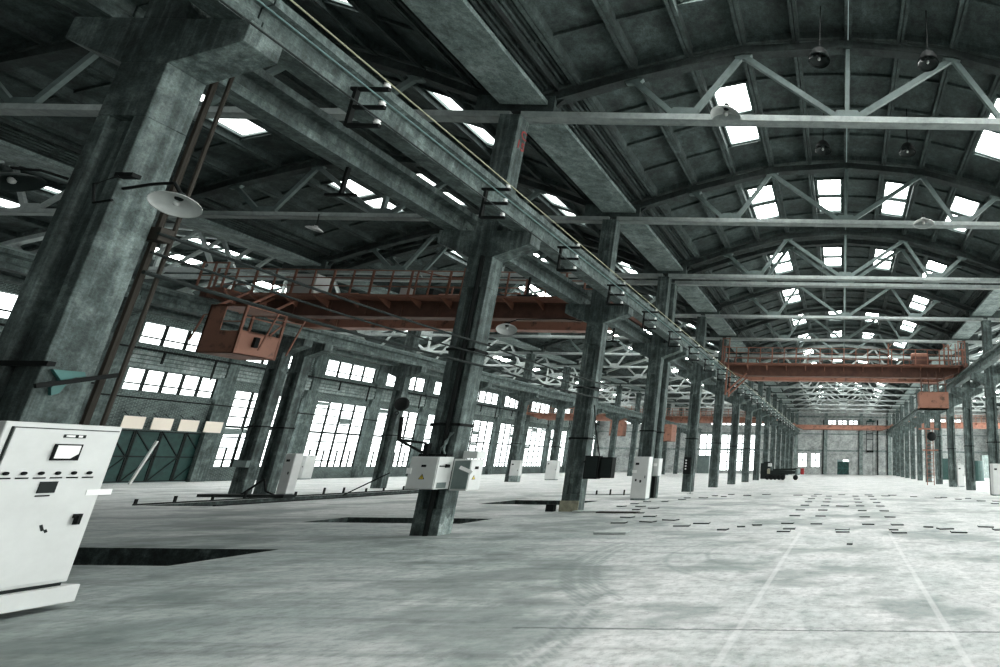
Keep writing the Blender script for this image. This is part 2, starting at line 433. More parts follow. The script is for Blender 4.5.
# ------------------------------------------------------------------ walls
def wall_x(name, x0, x1, opens, y0, y1, z1, mat):   # wall along y with rectangular openings (ya,yb,za,zb)
    ysn = sorted(set([y0, y1] + [v for o in opens for v in o[:2]])); mb = MB()
    for i in range(len(ysn) - 1):
        ya, yb = ysn[i], ysn[i + 1]; ym = (ya + yb) / 2
        cut = sorted([(o[2], o[3]) for o in opens if o[0] < ym < o[1]])
        z = 0
        for (c0, c1) in cut:
            if c0 > z + 1e-4: mb.box(x0, x1, ya, yb, z, c0)
            z = c1
        if z < z1: mb.box(x0, x1, ya, yb, z, z1)
    return struct(mb.build(name, mat))
def wall_y(name, yA, yB, opens, x0, x1, z1, mat):
    o = wall_x(name, yA, yB, opens, x0, x1, z1, mat)
    for v in o.data.vertices:
        a, b_, c_ = v.co; v.co = (b_, a, c_)
    o.data.flip_normals()
    return o
LB = [b_ for b_ in BAYS if b_[1] - b_[0] > 2]
op = []
for (a, b_) in LB:
    c_ = (a + b_) / 2 + .15 if b_ - a > 4.5 else (a + b_) / 2
    hw = 2.38 if b_ - a > 4.5 else 1.3
    if a < 12: continue
    op.append((c_ - hw, c_ + hw, 8.72, 10.12))
    if a == 31: op += [(c_ - hw, c_ + hw, 5.72, 7.12), (31.85, 37.0, 0, 3.3)]
    elif a == 25: pass
    else: op.append((c_ - hw, c_ + hw, .97, 6.5))
wall_x('wall_left', -45.35, -45.0, op, -13, 95, 13.6, 'brick')
for (ya, yb, za, zb) in op:
    if za == 0: continue
    wn += 1
    fr = MB(); X0, X1 = -45.25, -45.13
    nc = 5 if (za > 5 and za < 6) else 4
    for q in range(nc + 1):
        y = ya + (yb - ya) * q / nc; t = .08
        fr.box(X0, X1, y - t, y + t, za, zb)
    zs = [za, zb] if zb - za < 3 else [za, 2.35, 3.9, 5.3, zb]
    for z in zs: fr.box(X0, X1 + (.1 if abs(z - 3.9) < .01 else 0), ya, yb, z - (.12 if abs(z - 3.9) < .01 else .04), z + .04)
    for z in ([za + .45] if zb - za < 3 else [1.5, 3.1, 4.6, 5.9]): fr.box(X0 + .03, X1 - .03, ya, yb, z - .05, z + .05)
    if zb - za > 3:
        for q in range(9):
            y = ya + (yb - ya) * q / 8; fr.box(X0, X1, y - .05, y + .05, za, 2.35)
    root = struct(fr.build('window_%d' % wn, 'dark'))
    MB().box(-45.22, -45.20, ya, yb, za, zb).build('pane', 'win', root)
    if zb - za > 3 and ya > 36:
        for q in range(random.randint(2, 4)):     # ajar vent sashes and rags over broken panes
            cc = random.randint(0, 3); y = ya + (yb - ya) * cc / 4; w4 = (yb - ya) / 4; z = random.choice((6.42, 3.75, 5.2))
            h = random.uniform(.25, .55)
            sm = MB().hexa([(-45.08, y + .05, z - h), (-45.06, y + w4 - .05, z - h * .8), (-45.05, y + w4 - .05, z - h * .8 + .01), (-45.07, y + .05, z - h + .01), (-45.12, y + .05, z - .02), (-45.12, y + w4 - .05, z - .02), (-45.10, y + w4 - .05, z), (-45.10, y + .05, z)])
            sm.build('sash', 'steel', root)
# pilasters, girts, stone bands of the left wall
for y in [18, 24.5, 31, 37, 43, 49, 55, 61, 67, 73, 79, 85, 91]:
    tn += 1; mb = MB().box(-45.0, -44.75, y - .32, y + .32, 0, 11.2); mb.box(-45.0, -44.7, y - .55, y - .32, 0, 7.2)
    struct(mb.build('trim_%d' % tn, 'beam'))
mb = MB()
for (a, b_) in LB:
    if a < 12: continue
    for k in range(4): mb.box(-45, -44.86 + .03 * (k % 2), a + .35, b_ - .35, 7.18 + .26 * k, 7.40 + .26 * k)
tn += 1; struct(mb.build('trim_%d' % tn, 'wallband'))
tn += 1; mb = MB(); mb.tube([(-44.5, 12, 8.3), (-44.5, 94, 8.3)], .06, 6)
mb.tube([(-44.5, 12, 5.25), (-44.5, 94, 5.25)], .05, 6)
for (a, b_) in LB:
    if a >= 12:
        mb.bar((-44.5, a + 1.8, 8.3), (-44.5, a + 1.8, 7.5), .08, .08); mb.bar((-44.5, a + 4.6, 8.3), (-44.5, a + 4.6, 6.9), .08, .08)
struct(mb.build('trim_%d' % tn, 'black'))
# dark infill of bay 25-31 and the sill wall
# folding green doors in the left wall
for q in range(4):
    y0 = 31.87 + q * 1.28
    mb = MB().box(-45.2, -45.1, y0, y0 + 1.26, .05, 3.28)
    root = struct(mb.build('door_%d' % (q + 1), 'green'))
    fr = MB()
    for a, b_ in ((y0, y0 + .07), (y0 + 1.19, y0 + 1.26)): fr.box(-45.1, -45.05, a, b_, .05, 3.28)
    for z in (.05, 1.6, 3.2): fr.box(-45.1, -45.05, y0, y0 + 1.26, z, z + .08)
    fr.bar((-45.07, y0 + .05, .1), (-45.07, y0 + 1.2, 1.6), .04, .05); fr.bar((-45.07, y0 + .05, 3.2), (-45.07, y0 + 1.2, 1.65), .04, .05)
    fr.build('door_brace', 'dark', root)

# end wall
eop = [(-8.17, -6.52, 1.25, 3.75), (-5.8, -4.15, 1.25, 3.75), (-.98, 1.19, 0, 2.62), (-2.8, -1.3, 8.95, 9.75), (-.95, .72, 8.95, 9.75), (1.08, 2.75, 8.95, 9.75),
       (-26.3, -15.9, .5, 6.9), (-24.5, -14.5, 8.6, 10.6), (-42, -31, 8.6, 10.2), (14, 22, 8.9, 10.2)]
wall_y('wall_back', 95.0, 95.35, eop, -45, 27, 13.7, 'brickpale')
for j, (xa, xb, za, zb) in enumerate(eop):
    if za == 0: continue
    wn += 1; fr = MB(); nc = 2 if xb - xa < 2 else int((xb - xa) / 1.3)
    for q in range(nc + 1):
        x = xa + (xb - xa) * q / nc; fr.box(x - .09, x + .09, 95.08, 95.2, za, zb)
    nr = 2 if zb - za < 3 else 4
    for q in range(nr + 1):
        z = za + (zb - za) * q / nr; fr.box(xa, xb, 95.08, 95.2, z - .07, z + .07)
    root = struct(fr.build('window_%d' % wn, 'dark' if j > 1 else 'green'))
    MB().box(xa, xb, 95.21, 95.23, za, zb).build('pane', 'win', root)
mb = MB()
for x in (-17.9, -8.6, -3.15, 3.35, 8.6, 18): mb.box(x - .32, x + .32, 94.7, 95, 0, 11.3 if abs(x) < 9 else 9)
mb.box(-45, 27, 94.86, 95, 4.05, 4.35); mb.box(-45, 27, 94.86, 95, 10.2, 10.5)
mb.box(-45, 27, 94.9, 95, 7.1, 7.3)
tn += 1; struct(mb.build('trim_%d' % tn, 'wallband'))
mb = MB()
for x in (-3.6, 3.0, 6.4, 8.2): mb.box(x - .12, x + .12, 94.75, 94.9, 0, 9.8)
tn += 1; struct(mb.build('trim_%d' % tn, 'dark'))
root = struct(MB().box(-.94, 1.15, 95.05, 95.12, 0, 2.3).build('door_5', 'green'))
fr = MB(); fr.box(.08, .14, 94.98, 95.05, 0, 2.3)
for (a, b_) in ((-.9, .08), (.14, 1.1)):
    fr.box(a, b_, 94.98, 95.05, 1.1, 1.18); fr.bar((a, 95.01, .05), (b_, 95.01, 1.1), .05, .06); fr.bar((a, 95.01, 2.25), (b_, 95.01, 1.15), .05, .06)
fr.build('door_brace', 'teal', root)
MB().box(.1, 1.1, 95.0, 95.04, 2.32, 2.6).build('door_pane', 'win', root)
mb = MB(); mb.box(-1.5, -.98, 94.8, 95, 0, 2.75); mb.box(1.19, 1.7, 94.8, 95, 0, 2.75); mb.box(-1.5, 1.7, 94.75, 95, 2.62, 2.9)
tn += 1; struct(mb.build('trim_%d' % tn, 'brickpale'))

# right and rear walls; their unseen windows and gate are added for the light
rop = [(y - 5, y + 5, 1.4, 7.4) for y in (-3, 9, 21, 33, 45, 57, 69, 81)]
wall_x('wall_right', 27.0, 27.35, rop, -13, 95, 13.6, 'brickpale')
for (ya, yb, za, zb) in rop:
    wn += 1; fr = MB()
    for q in range(9): y = ya + (yb - ya) * q / 8; fr.box(27.1, 27.18, y - .04, y + .04, za, zb)
    for q in range(4): z = za + (zb - za) * q / 3; fr.box(27.1, 27.18, ya, yb, z - .04, z + .04)
    root = struct(fr.build('window_%d' % wn, 'dark')); MB().box(27.2, 27.22, ya, yb, za, zb).build('pane', 'win', root)
wall_y('wall_rear', -13.35, -13.0, [(-4, 7, 0, 7.2)], -45, 27, 13.6, 'brickpale')

# ------------------------------------------------------------------ columns
def make_column():
    w2, d2 = .30, .205
    mb = MB()
    def sect(z0, z1, rec):
        if not rec: mb.box(-w2, w2, -d2, d2, z0, z1); return
        mb.box(-w2, -w2 + .15, -d2, d2, z0, z1); mb.box(w2 - .15, w2, -d2, d2, z0, z1); mb.box(-w2 + .15, w2 - .15, -d2 + .1, d2 - .1, z0, z1)
    sect(-.02, .55, False); sect(.55, 5.7, True); sect(5.7, 6.5, False)
    # two-sided corbel as one outline
    mb.prism([(-w2, 6.5), (-1.16, 6.86), (-1.16, 7.2), (1.16, 7.2), (1.16, 6.86), (w2, 6.5)], -d2, d2)
    mb.box(-.27, .27, -d2, d2, 7.2, 10.62)
    return mb
colmesh = make_column().build('column', 'col', bevel=.012)
def col_parts(o, near):
    for k, z in enumerate((2.35, 4.1) if near else (3.0,)):
        mb = MB(); mb.box(-.335, .335, -.24, -.205, z, z + .06); mb.box(-.335, .335, .205, .24, z, z + .06)
        mb.box(-.335, -.30, -.24, .24, z, z + .06); mb.box(.30, .335, -.24, .24, z, z + .06); mb.build('steel_strap', 'black', o)
rows = {'main': (-9.05, [5.71, 11.95, 17.95, 24, 25] + AX[5:]), 'wall': (-27.05, AX[1:]), 'right': (9.05, AX[5:])}
rowname = {'main': 'between hall and left bay', 'wall': 'on the far side of the left bay', 'right': 'right of the main hall'}
extra = {('main', 0): 'huge dark concrete column leaning over the grey control cabinet, round lamp on its side',
         ('main', 1): 'dark concrete column carrying two white warning-sign switch boxes at waist height',
         ('main', 2): 'concrete column with pale foot and two black panels hung on it',
         ('main', 3): 'nearer of the paired columns, hidden at foot by a tall white cabinet',
         ('main', 4): 'farther of the paired columns behind the tall white cabinet, small white box on it'}
first = True
for rk, (x, ysl) in rows.items():
    for i, y in enumerate(ysl):
        if first: o = colmesh; first = False
        else: o = colmesh.copy(); C.objects.link(o)
        o.location = (x, y, 0)
        lab = extra.get((rk, i), 'concrete column, %s from the camera, row %s' % (nth(i + 1), rowname[rk]))
        if (rk, i) == ('main', 1): COL_A = o
        if (rk, i) == ('main', 2): MB().box(-.32, .30, -.225, -.205, 0, .34).box(-.325, -.30, -.225, .2, 0, .34).build('pale_footing', 'ochre', o)
        if (rk, i) == ('main', 1): MB().prism([(-.2, 0), (.19, 0), (.2, .30), (.12, .27), (.08, .42), (.0, .33), (-.06, .40), (-.12, .22), (-.2, .25)], .300, .304, 'x').build('plaster_patch', 'wallband', o)
        tag(o, lab, 'column', 'concrete columns ' + rowname[rk], 'thing')
        if 6 < y < 50: col_parts(o, y < 20)

# ------------------------------------------------------------------ roof trusses
TN = {0: 13.2, 3: 12.95, 6: 12.06, 9: 10.98}
def truss_pieces():
    pcs = []
    bc = MB().box(-8.85, 8.85, -.14, -.02, 10.62, 10.80).box(-8.85, 8.85, .02, .14, 10.62, 10.80).box(-8.85, 8.85, -.14, .14, 10.62, 10.65)
    pcs.append(('bottom_chord', bc, 'chord'))
    tcd = MB(); nodes = [((-8.9, -6, -3, 0, 3, 6, 8.9)[k], TN[abs(-9 + 3 * k)]) for k in range(7)]
    for (xa, za), (xb, zb) in zip(nodes, nodes[1:]):
        tcd.hexa([(xa, -.13, za - .12), (xb, -.13, zb - .12), (xb, .13, zb - .12), (xa, .13, za - .12), (xa, -.13, za + .12), (xb, -.13, zb + .12), (xb, .13, zb + .12), (xa, .13, za + .12)])
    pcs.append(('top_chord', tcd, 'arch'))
    for (xa, xb) in ((0, -3), (0, 3), (-4.5, -3), (-4.5, -6), (4.5, 3), (4.5, 6)):
        d = .22 * (1 if xb > xa else -1)
        pcs.append(('diagonal', MB().bar((xa + d, 0, 10.82), (xb, 0, TN[abs(xb)] - .1), .16, .10, (0, 1, 0)), 'truss'))
    pcs.append(('post', MB().bar((0, 0, 10.8), (0, 0, 13.1), .12, .14), 'truss'))
    for x in (0, -4.5, 4.5):
        pcs.append(('gusset', MB().prism([(x - .50, 10.78), (x + .50, 10.78), (x + .28, 11.06), (x - .28, 11.06)], -.06, .06), 'truss'))
    for x in (-3, 3, -6, 6):
        z = TN[abs(x)] - .1; pcs.append(('gusset', MB().prism([(x - .3, z + .02), (x - .16, z - .14), (x + .16, z - .14), (x + .3, z + .02)], -.06, .06), 'truss'))
    for s_ in (-1, 1): pcs.append(('end_shoe', MB().prism([(s_ * 8.85, 10.66), (s_ * 8.2, 10.8), (s_ * 7.6, 11.5), (s_ * 8.85, 11.1)], -.05, .05), 'dark'))
    return pcs
def make_truss(full=True):
    if full:
        root = empty('roof_truss')
        for n_, mb, mm in truss_pieces(): mb.build(n_, mm, root)
        return root
    mb = MB()
    for n_, q, mm in truss_pieces():
        k = len(mb.v); mb.v += q.v; mb.f += [tuple(k + i for i in f) for f in q.f]
    return mb.build('roof_truss', 'chord')  # merged trusses all pale: the light on them put into the paint
tfull = index(make_truss(True)); tlite = make_truss(False); used = {}
for hall, cx in CX.items():
    yl = {'main hall': AX[1:], 'left bay': AX[1:], 'outer bay': AX[2:], 'right bay': AX[5:]}[hall]
    for i, y in enumerate(yl):
        near = y < 45 and hall in ('main hall', 'left bay')
        pr = tfull if near else tlite
        if pr.as_pointer() in used: o = copy_tree(pr)
        else: o = pr; used[pr.as_pointer()] = 1
        o.location = (cx, y, 0)
        tag(o, 'steel bowstring roof truss across the %s, %s from the camera' % (hall, nth(i + 1)), 'roof truss', 'roof trusses of the ' + hall, 'thing')

# ------------------------------------------------------------------ crane runway beams
def beam_mesh(L):
    mb = MB()
    mb.prism([(-.19, 7.2), (.19, 7.2), (.19, 7.36), (.10, 7.42), (.10, 7.60), (.25, 7.66), (.25, 7.80), (-.25, 7.80), (-.25, 7.66), (-.10, 7.60), (-.10, 7.42), (-.19, 7.36)], 0.01, L - .01)
    return mb
bproto = {}
lines = {'main left': (-8.2, 0), 'left bay near': (-9.9, 0), 'left bay far': (-26.2, 12), 'outer bay': (-27.9, 12), 'main right': (8.2, 18), 'right bay': (9.9, 25)}
lname = {'main left': 'on the hall side of the left columns', 'left bay near': 'on the bay side of the left columns',
         'left bay far': 'on the far side of the left bay', 'outer bay': 'in the outer bay',
         'main right': 'on the hall side of the right columns', 'right bay': 'in the right bay'}
for ln_, (x, ymin) in lines.items():
    k = 0
    for (a, b_) in [(0, 5.71), (5.71, 11.95), (11.95, 18), (18, 24.5), (24.5, 31)] + [(31 + 6 * i, 37 + 6 * i) for i in range(10)] + [(91, 94.9)]:
        if b_ <= ymin: continue
        k += 1; L = round(b_ - a, 2)
        if L in bproto: o = copy_tree(bproto[L])
        else:
            o = beam_mesh(L).build('runway_beam', 'beam')
            r = MB().prism([(-.05, 7.80), (.05, 7.80), (.012, 7.83), (.012, 7.89), (.035, 7.93), (-.035, 7.93), (-.012, 7.89), (-.012, 7.83)], 0.01, L - .01).build('rail', 'steel', o)
            bproto[L] = index(o)
        o.location = (x, a, 0)
        tag(o, 'concrete crane beam %s, %s from the camera' % (lname[ln_], nth(k)), 'runway beam', 'runway beams ' + lname[ln_], 'thing')

# conductor brackets on the main left runway
def make_bracket():
    mb = MB().bar((0, 0, 6.68), (0, 0, 7.40), .05, .07)
    for z in (6.70, 7.04, 7.38): mb.bar((-.10 if z == 7.38 else 0, 0, z), (.52, 0, z), .05, .055)
    root = mb.build('conductor_bracket', 'black')
    for z in (6.70, 7.04, 7.38): MB().lathe([(.0, z + .03), (.035, z + .03), (.05, z + .06), (.03, z + .08), (.045, z + .10), (.0, z + .13)], (.46, 0, 0), 10).build('insulator', 'insul', root, True)
    return index(root)
br0 = make_bracket()
for i in range(24):
    o = br0 if i == 0 else copy_tree(br0); o.location = (-7.92, 7.0 + 3.06 * i, 0)
    tag(o, 'black three-armed bracket on the left crane beam, %s from the camera' % nth(i + 1), 'bracket', 'conductor brackets on the left runway')
for z, mm, nm in ((6.84, 'dark', 'lowest, dark'), (7.18, 'gcable', 'middle, greenish'), (7.52, 'cable', 'topmost, pale')):
    tag(MB().tube([(-7.46, y, z) for y in (0.5, 90)], .014, 6).build('conductor_rail', mm), '%s of three thin conductor rails beside the left runway beam' % nm, 'conductor rail', 'conductor rails of the main runway')
# brackets under the left bay side
sb = MB().bar((0, 0, 6.6), (0, 0, 7.25), .05, .06); sb.bar((-.3, 0, 6.6), (.3, 0, 6.6), .05, .05)
sb = sb.build('hanger_bracket', 'black')
for i in range(12):
    o = sb if i == 0 else copy_tree(sb); o.location = (-9.9, 8.8 + 6.05 * i + .2, 0)
    tag(o, 'small black T-shaped hanger under the bay side beam, %s from the camera' % nth(i + 1), 'bracket', 'T-shaped hangers under the beam')

# cables strung along the hall face of the near columns
for z, nm, r in ((4.30, 'upper', .022), (4.04, 'middle', .018), (3.78, 'lower', .028)):
    pts = [(-8.62, 5.9 + .6 * i, z - .05 * math.sin(math.pi * ((i * .6) % 6.1) / 6.1)) for i in range(22)]
    tag(MB().tube(pts, r, 6).build('overhead_cable', 'dark'), '%s of three dark cables strung between the nearest columns' % nm, 'cable', 'dark cables between the columns')

# ------------------------------------------------------------------ bridge cranes
def railing(x0, x1, y, z, h, mat, parent, step=.8, two=3):
    mb = MB(); n = max(1, round((x1 - x0) / step))
    for k in range(n + 1):
        x = x0 + (x1 - x0) * k / n; w_ = .055 if k % 2 else .08
        mb.box(x - w_ / 2, x + w_ / 2, y - .02, y + .02, z, z + h)
    for q in range(1, two + 1): zz = z + h * q / two; mb.box(x0, x1, y - .018, y + .018, zz - .02, zz + .02)
    return mb.build('railing', mat, parent)
def bridge_crane(x0, x1, y, label, detail=True, mats=('rust', 'rustdark', 'rustlight'), dz=0, walk=True):
    root = empty('bridge_crane', (0, y, dz))
    ra, rd, rl = mats
    for (ya, yb, zb) in ((0, .4, 7.50), (1.9, 2.3, 7.50)):
        mb = MB(); mb.prism([(x0 + .4, 8.15), (x0 + .4, 7.9), (x0 + 1.6, zb), (x1 - 1.6, zb), (x1 - .4, 7.9), (x1 - .4, 8.15)], ya, yb)
        mb.box(x0 + 1.6, x1 - 1.6, ya - .05, yb + .05, zb - .03, zb + .02); mb.box(x0 + .4, x1 - .4, ya - .05, yb + .05, 8.13, 8.17)
        n = int((x1 - x0) / 1.5)
        for k in range(1, n):
            x = x0 + (x1 - x0) * k / n; mb.box(x - .03, x + .03, ya - .03, yb + .03, zb, 8.14)
        mb.build('girder', rd if ya == 0 else rl, root)  # default paints: shade put into the front girder, light into the rear one
        MB().box(x0 + .6, x1 - .6, (ya + yb) / 2 - .03, (ya + yb) / 2 + .03, 8.17, 8.24).build('trolley_rail', 'steel', root)
    for (xa, xb) in ((x0, x0 + .4), (x1 - .4, x1)):
        mb = MB().box(xa + .05, xb - .05, -.9, 3.2, 7.99, 8.35)
        e_ = mb.build('end_carriage', rd, root)
        for yy in (-.5, 2.8): MB().lathe([(0, -.06), (.17, -.06), (.2, -.09), (.2, -.07), (.16, -.05), (.16, .05), (.2, .07), (.2, .09), (.17, .06), (0, .06)], ((xa + xb) / 2, yy, 8.14), 16, 'x').build('wheel', 'steel', e_)
    if walk:
        mb = MB().box(x0 + .3, x1 - .3, -.75, 0, 8.17, 8.23)
        n = int((x1 - x0) / 1.3)
        for k in range(n + 1):
            x = x0 + .5 + (x1 - x0 - 1) * k / n; mb.prism([(-.72, 8.17), (0, 8.17), (0, 7.85)], x - .025, x + .025, 'x')
        mb.build('walkway', ra, root)
        railing(x0 + .3, x1 - .3, -.73, 8.23, 1.05, ra, root)
        railing(x0 + .3, x1 - .3, 2.55, 8.2, 1.0, rd, root, 1.6, 2)
    return root
# left bay crane
cl = tag(bridge_crane(-26.45, -9.75, 20.75, ''), 'rusty orange bridge crane spanning the left bay with operator cab', 'crane', 'bridge cranes', 'thing')
mb = MB()
for (x, z) in ((-18.6, 8.25), (-17.2, 8.25), (-16.3, 8.25), (-15.4, 8.25)):
    for yy in (.1, 2.1): mb.bar((x, yy, z), (x, yy, 9.35 + (.25 if x < -18 else 0)), .05, .05)
for yy in (.1, 2.1):
    mb.bar((-18.6, yy, 9.6), (-17.2, yy, 9.3), .05, .05); mb.bar((-17.2, yy, 9.3), (-15.4, yy, 9.3), .05, .05); mb.bar((-18.6, yy, 8.9), (-15.4, yy, 8.8), .04, .04)
mb.bar((-16.6, .1, 9.75), (-15.4, .1, 9.35), .05, .05); mb.bar((-16.6, .1, 9.75), (-16.6, .1, 8.3), .05, .05)
tr = MB().box(-18.9, -15.3, 0, 2.2, 8.24, 8.42).build('trolley', 'rust', cl)
mb.build('trolley_railing', 'rust', tr)
MB().lathe([(0, -1.0), (.24, -1.0), (.24, 1.0), (0, 1.0)], (-17.6, 1.2, 8.68), 16, 'x').build('hoist_drum', 'rustlight', tr, False)
MB().box(-16.2, -15.6, .6, 1.4, 8.42, 8.95).box(-18.6, -18.3, .7, 1.5, 8.42, 9.0).build('motor', 'dark', tr)
MB().box(-19.3, -18.9, .2, .5, 8.4, 8.85).build('sign_plate', 'white', tr)
MB().box(-24.4, -23.2, .35, .95, 8.24, 9.5).build('control_box', 'white', cl, bevel=.02)
MB().box(-22.9, -21.2, .3, .9, 8.24, 8.62).build('resistor_box', 'rustlight', cl, bevel=.02)
mb = MB()   # end platform clutter
for x in (-26.1, -25.6, -25.1): mb.bar((x, -1.3, 8.2), (x, -1.3, 9.35), .05, .05)
mb.bar((-26.1, -1.3, 9.3), (-25.1, -1.3, 9.3), .05, .05); mb.bar((-26.1, -1.3, 8.75), (-25.1, -1.3, 8.75), .04, .04); mb.box(-26.2, -24.9, -1.35, -.7, 8.15, 8.22)
mb.bar((-25.0, -1.3, 8.2), (-24.6, -.8, 7.3), .06, .06)
mb.build('end_platform', 'rust', cl)
def cab(parent, x0, x1, y0, y1, z0, z1, openw):
    t = .03; mb = MB(); zs = z0 + (z1 - z0) * .5
    mb.box(x0, x1, y0, y1, z0, z0 + t); mb.box(x0, x1, y0, y1, z1 - t, z1)
    if openw:
        zs = z0 + (z1 - z0) * .46; xm = x0 + (x1 - x0) * .45
        mb.box(x0, x1, y0, y0 + t, z0, zs); mb.box(x0, xm, y0, y0 + t, zs, z1)
        mb.box(x1 - t, x1, y0, y1, z0, zs); mb.box(x0, x0 + t, y0, y1, z0, zs); mb.box(x0, x1, y1 - t, y1, z0, z0 + (z1 - z0) * .3)
        cb = mb.build('cab', 'rustlight', parent)
        wf = MB()
        for (x, y) in ((x1 - .06, y0), (x1 - .06, y1 - .06), (x0, y1 - .06), (x0, y0)): wf.box(x, x + .07, y, y + .07, z0, z1)
        wf.box(x1 - .02, x1 + .02, y0, y1, zs, zs + .04); wf.box(x1 - .02, x1 + .02, y0 + .05, y1, zs + .55, zs + .59); wf.box(x1 - .02, x1 + .02, y0, y1, z1 - .05, z1); wf.box(x0, x1, y0, y0 + .05, z1 - .05, z1 + .01); wf.box(x0, x1, y1 - .05, y1, z1 - .05, z1 + .01)
        wf.bar((x1, y1 - .02, z1 - .3), (x1, y1 - .45, zs), .04, .05); wf.bar((x1, y1 - .45, zs), (x1, y0 + .3, zs), .04, .05); wf.box(xm, x1, y0, y0 + .03, zs + .35, zs + .39)
        wf.build('window_frame', 'rust', cb)
        MB().box(x0 + .5, x1 - .4, y0 + .4, y1 - .2, z0 + .03, z0 + .95).build('driver_desk', 'dark', cb)
    else:
        mb.box(x0, x1, y0, y1, z0, z1)
        mb.box(x0 + (x1 - x0) * .33, x0 + (x1 - x0) * .33 + .02, y0 - .015, y0, z0, z1); mb.box(x0 + .2, x0 + .3, y0 - .03, y0, z1 - .4, z1 - .2)
        cb = mb.build('cab', 'rustlight', parent)
    return cb
cb = cab(cl, -24.35, -22.95, -2.0, -.55, 5.42, 7.3, True)
mb = MB()
for x in (-24.2, -23.1):
    for y in (-1.9, -1.05): mb.bar((x, y, 7.3), (x + .1, min(y + .8, -.1), 8.15), .08, .08)
mb.bar((-24.8, -1.95, 5.9), (-24.55, -1.95, 6.9), .04, .04); mb.bar((-24.55, -1.95, 6.9), (-24.3, -1.95, 6.95), .04, .04)
mb.bar((-24.2, -1.9, 7.33), (-23.1, -1.9, 7.33), .05, .05); mb.bar((-24.2, -1.05, 7.33), (-23.1, -1.05, 7.33), .05, .05)
mb.build('hanger_frame', 'rust', cb)
MB().box(-22.93, -22.82, -1.5, -1.36, 5.75, 6.15).build('lamp', 'black', cb)
mb = MB()
for y in (-2.0, -1.0): mb.bar((-22.5, y + .4, 5.6), (-22.1, y + .4, 7.2), .04, .04)
mb.bar((-22.5, -1.6, 6.9), (-22.15, -.6, 6.9), .04, .04); mb.build('guard_rail', 'rust', cb)
# main hall crane
cm = tag(bridge_crane(-8.4, 8.4, 34.3, ''), 'rusty red bridge crane spanning the main hall with railed walkway', 'crane', 'bridge cranes', 'thing')
tr = MB().box(4.2, 7.0, 0, 2.2, 8.24, 8.42).build('trolley', 'rust', cm)
MB().lathe([(0, -.6), (.2, -.6), (.25, -.5), (.25, .5), (.2, .6), (0, .6)], (5.4, 1.1, 9.2), 14, 'x').build('hoist_drum', 'rustlight', tr)
MB().box(4.9, 6.0, .6, 1.6, 8.4, 9.1).build('motor', 'rustdark', tr)
mb = MB()
for x in (3.1, 7.0, 7.3):
    mb.bar((x, .2, 8.3), (x, .2, 9.9), .09, .09); mb.bar((x, .2, 9.6), (x + .25, .2, 9.9), .05, .05)
mb.bar((6.9, .2, 9.9), (7.5, .2, 9.5), .05, .05); mb.build('trolley_railing', 'rust', tr)
mb = MB()
for x in (7.75, 8.2):
    for y in (-.9, 0): mb.bar((x, y, 8.2), (x, y, 9.9), .06, .06)
for z in (8.8, 9.3, 9.85): mb.bar((7.75, -.9, z), (8.2, -.9, z), .05, .05); mb.bar((8.2, -.9, z), (8.2, .1, z), .05, .05)
for x in (-8.2, -7.75):
    mb.bar((x, -.9, 8.2), (x, -.9, 9.9), .06, .06)
for z in (9.3, 9.85): mb.bar((-8.2, -.9, z), (-7.75, -.9, z), .05, .05)
mb.build('end_platform', 'rust', cm)
cb = cab(cm, 5.0, 6.9, -1.2, -.2, 5.25, 6.35, False)
mb = MB()
for x in (5.2, 5.7, 6.3, 6.8): mb.bar((x, -.9, 6.35), (x, -.3, 7.9), .07, .07)
mb.bar((5.1, -.95, 6.9), (6.9, -.95, 6.9), .06, .06); mb.build('hanger_frame', 'rustdark', cb)
mb = MB()
for s_ in (0, 1.0): mb.bar((-7.9, -.3 + s_, 6.3), (-6.6, -.3 + s_, 7.6), .09, .09)
mb.bar((-7.95, -.3, 6.1), (-7.95, -.3, 8.0), .1, .1); mb.bar((-7.95, .7, 6.1), (-7.95, .7, 8.0), .1, .1); mb.build('collector_arm', 'rust', cm)
# far crane of the main hall
cf = tag(bridge_crane(-8.4, 8.4, 86, '', walk=False, mats=('rust', 'rustlight', 'rust')), 'plain rusty crane girder crossing the main hall near the end wall', 'crane', 'bridge cranes', 'thing')
# outer and right bay cranes
for (x0, x1, y, lab, c0) in ((-44.3, -27.7, 72, 'orange bridge crane in the outer bay seen between the left columns', (-34.5, -32.5)),
                         (9.8, 26.3, 79, 'orange bridge crane in the right bay seen between the right columns', None)):
    cc = tag(bridge_crane(x0, x1, y, '', mats=('rustlight', 'rustlight', 'rustlight'), dz=0), lab, 'crane', 'bridge cranes', 'thing')
    if c0: cab(cc, -32.0, -30.2, -1.4, -.2, 5.2, 7.2, False)
c2 = tag(bridge_crane(-26.45, -9.75, 74, '', mats=('rustlight', 'rustlight', 'rustlight'), dz=0), 'farther orange crane of the left bay with a boxy orange cab', 'crane', 'bridge cranes', 'thing')
cab(c2, -25.7, -23.8, -2.4, -.4, 4.6, 6.9, False)

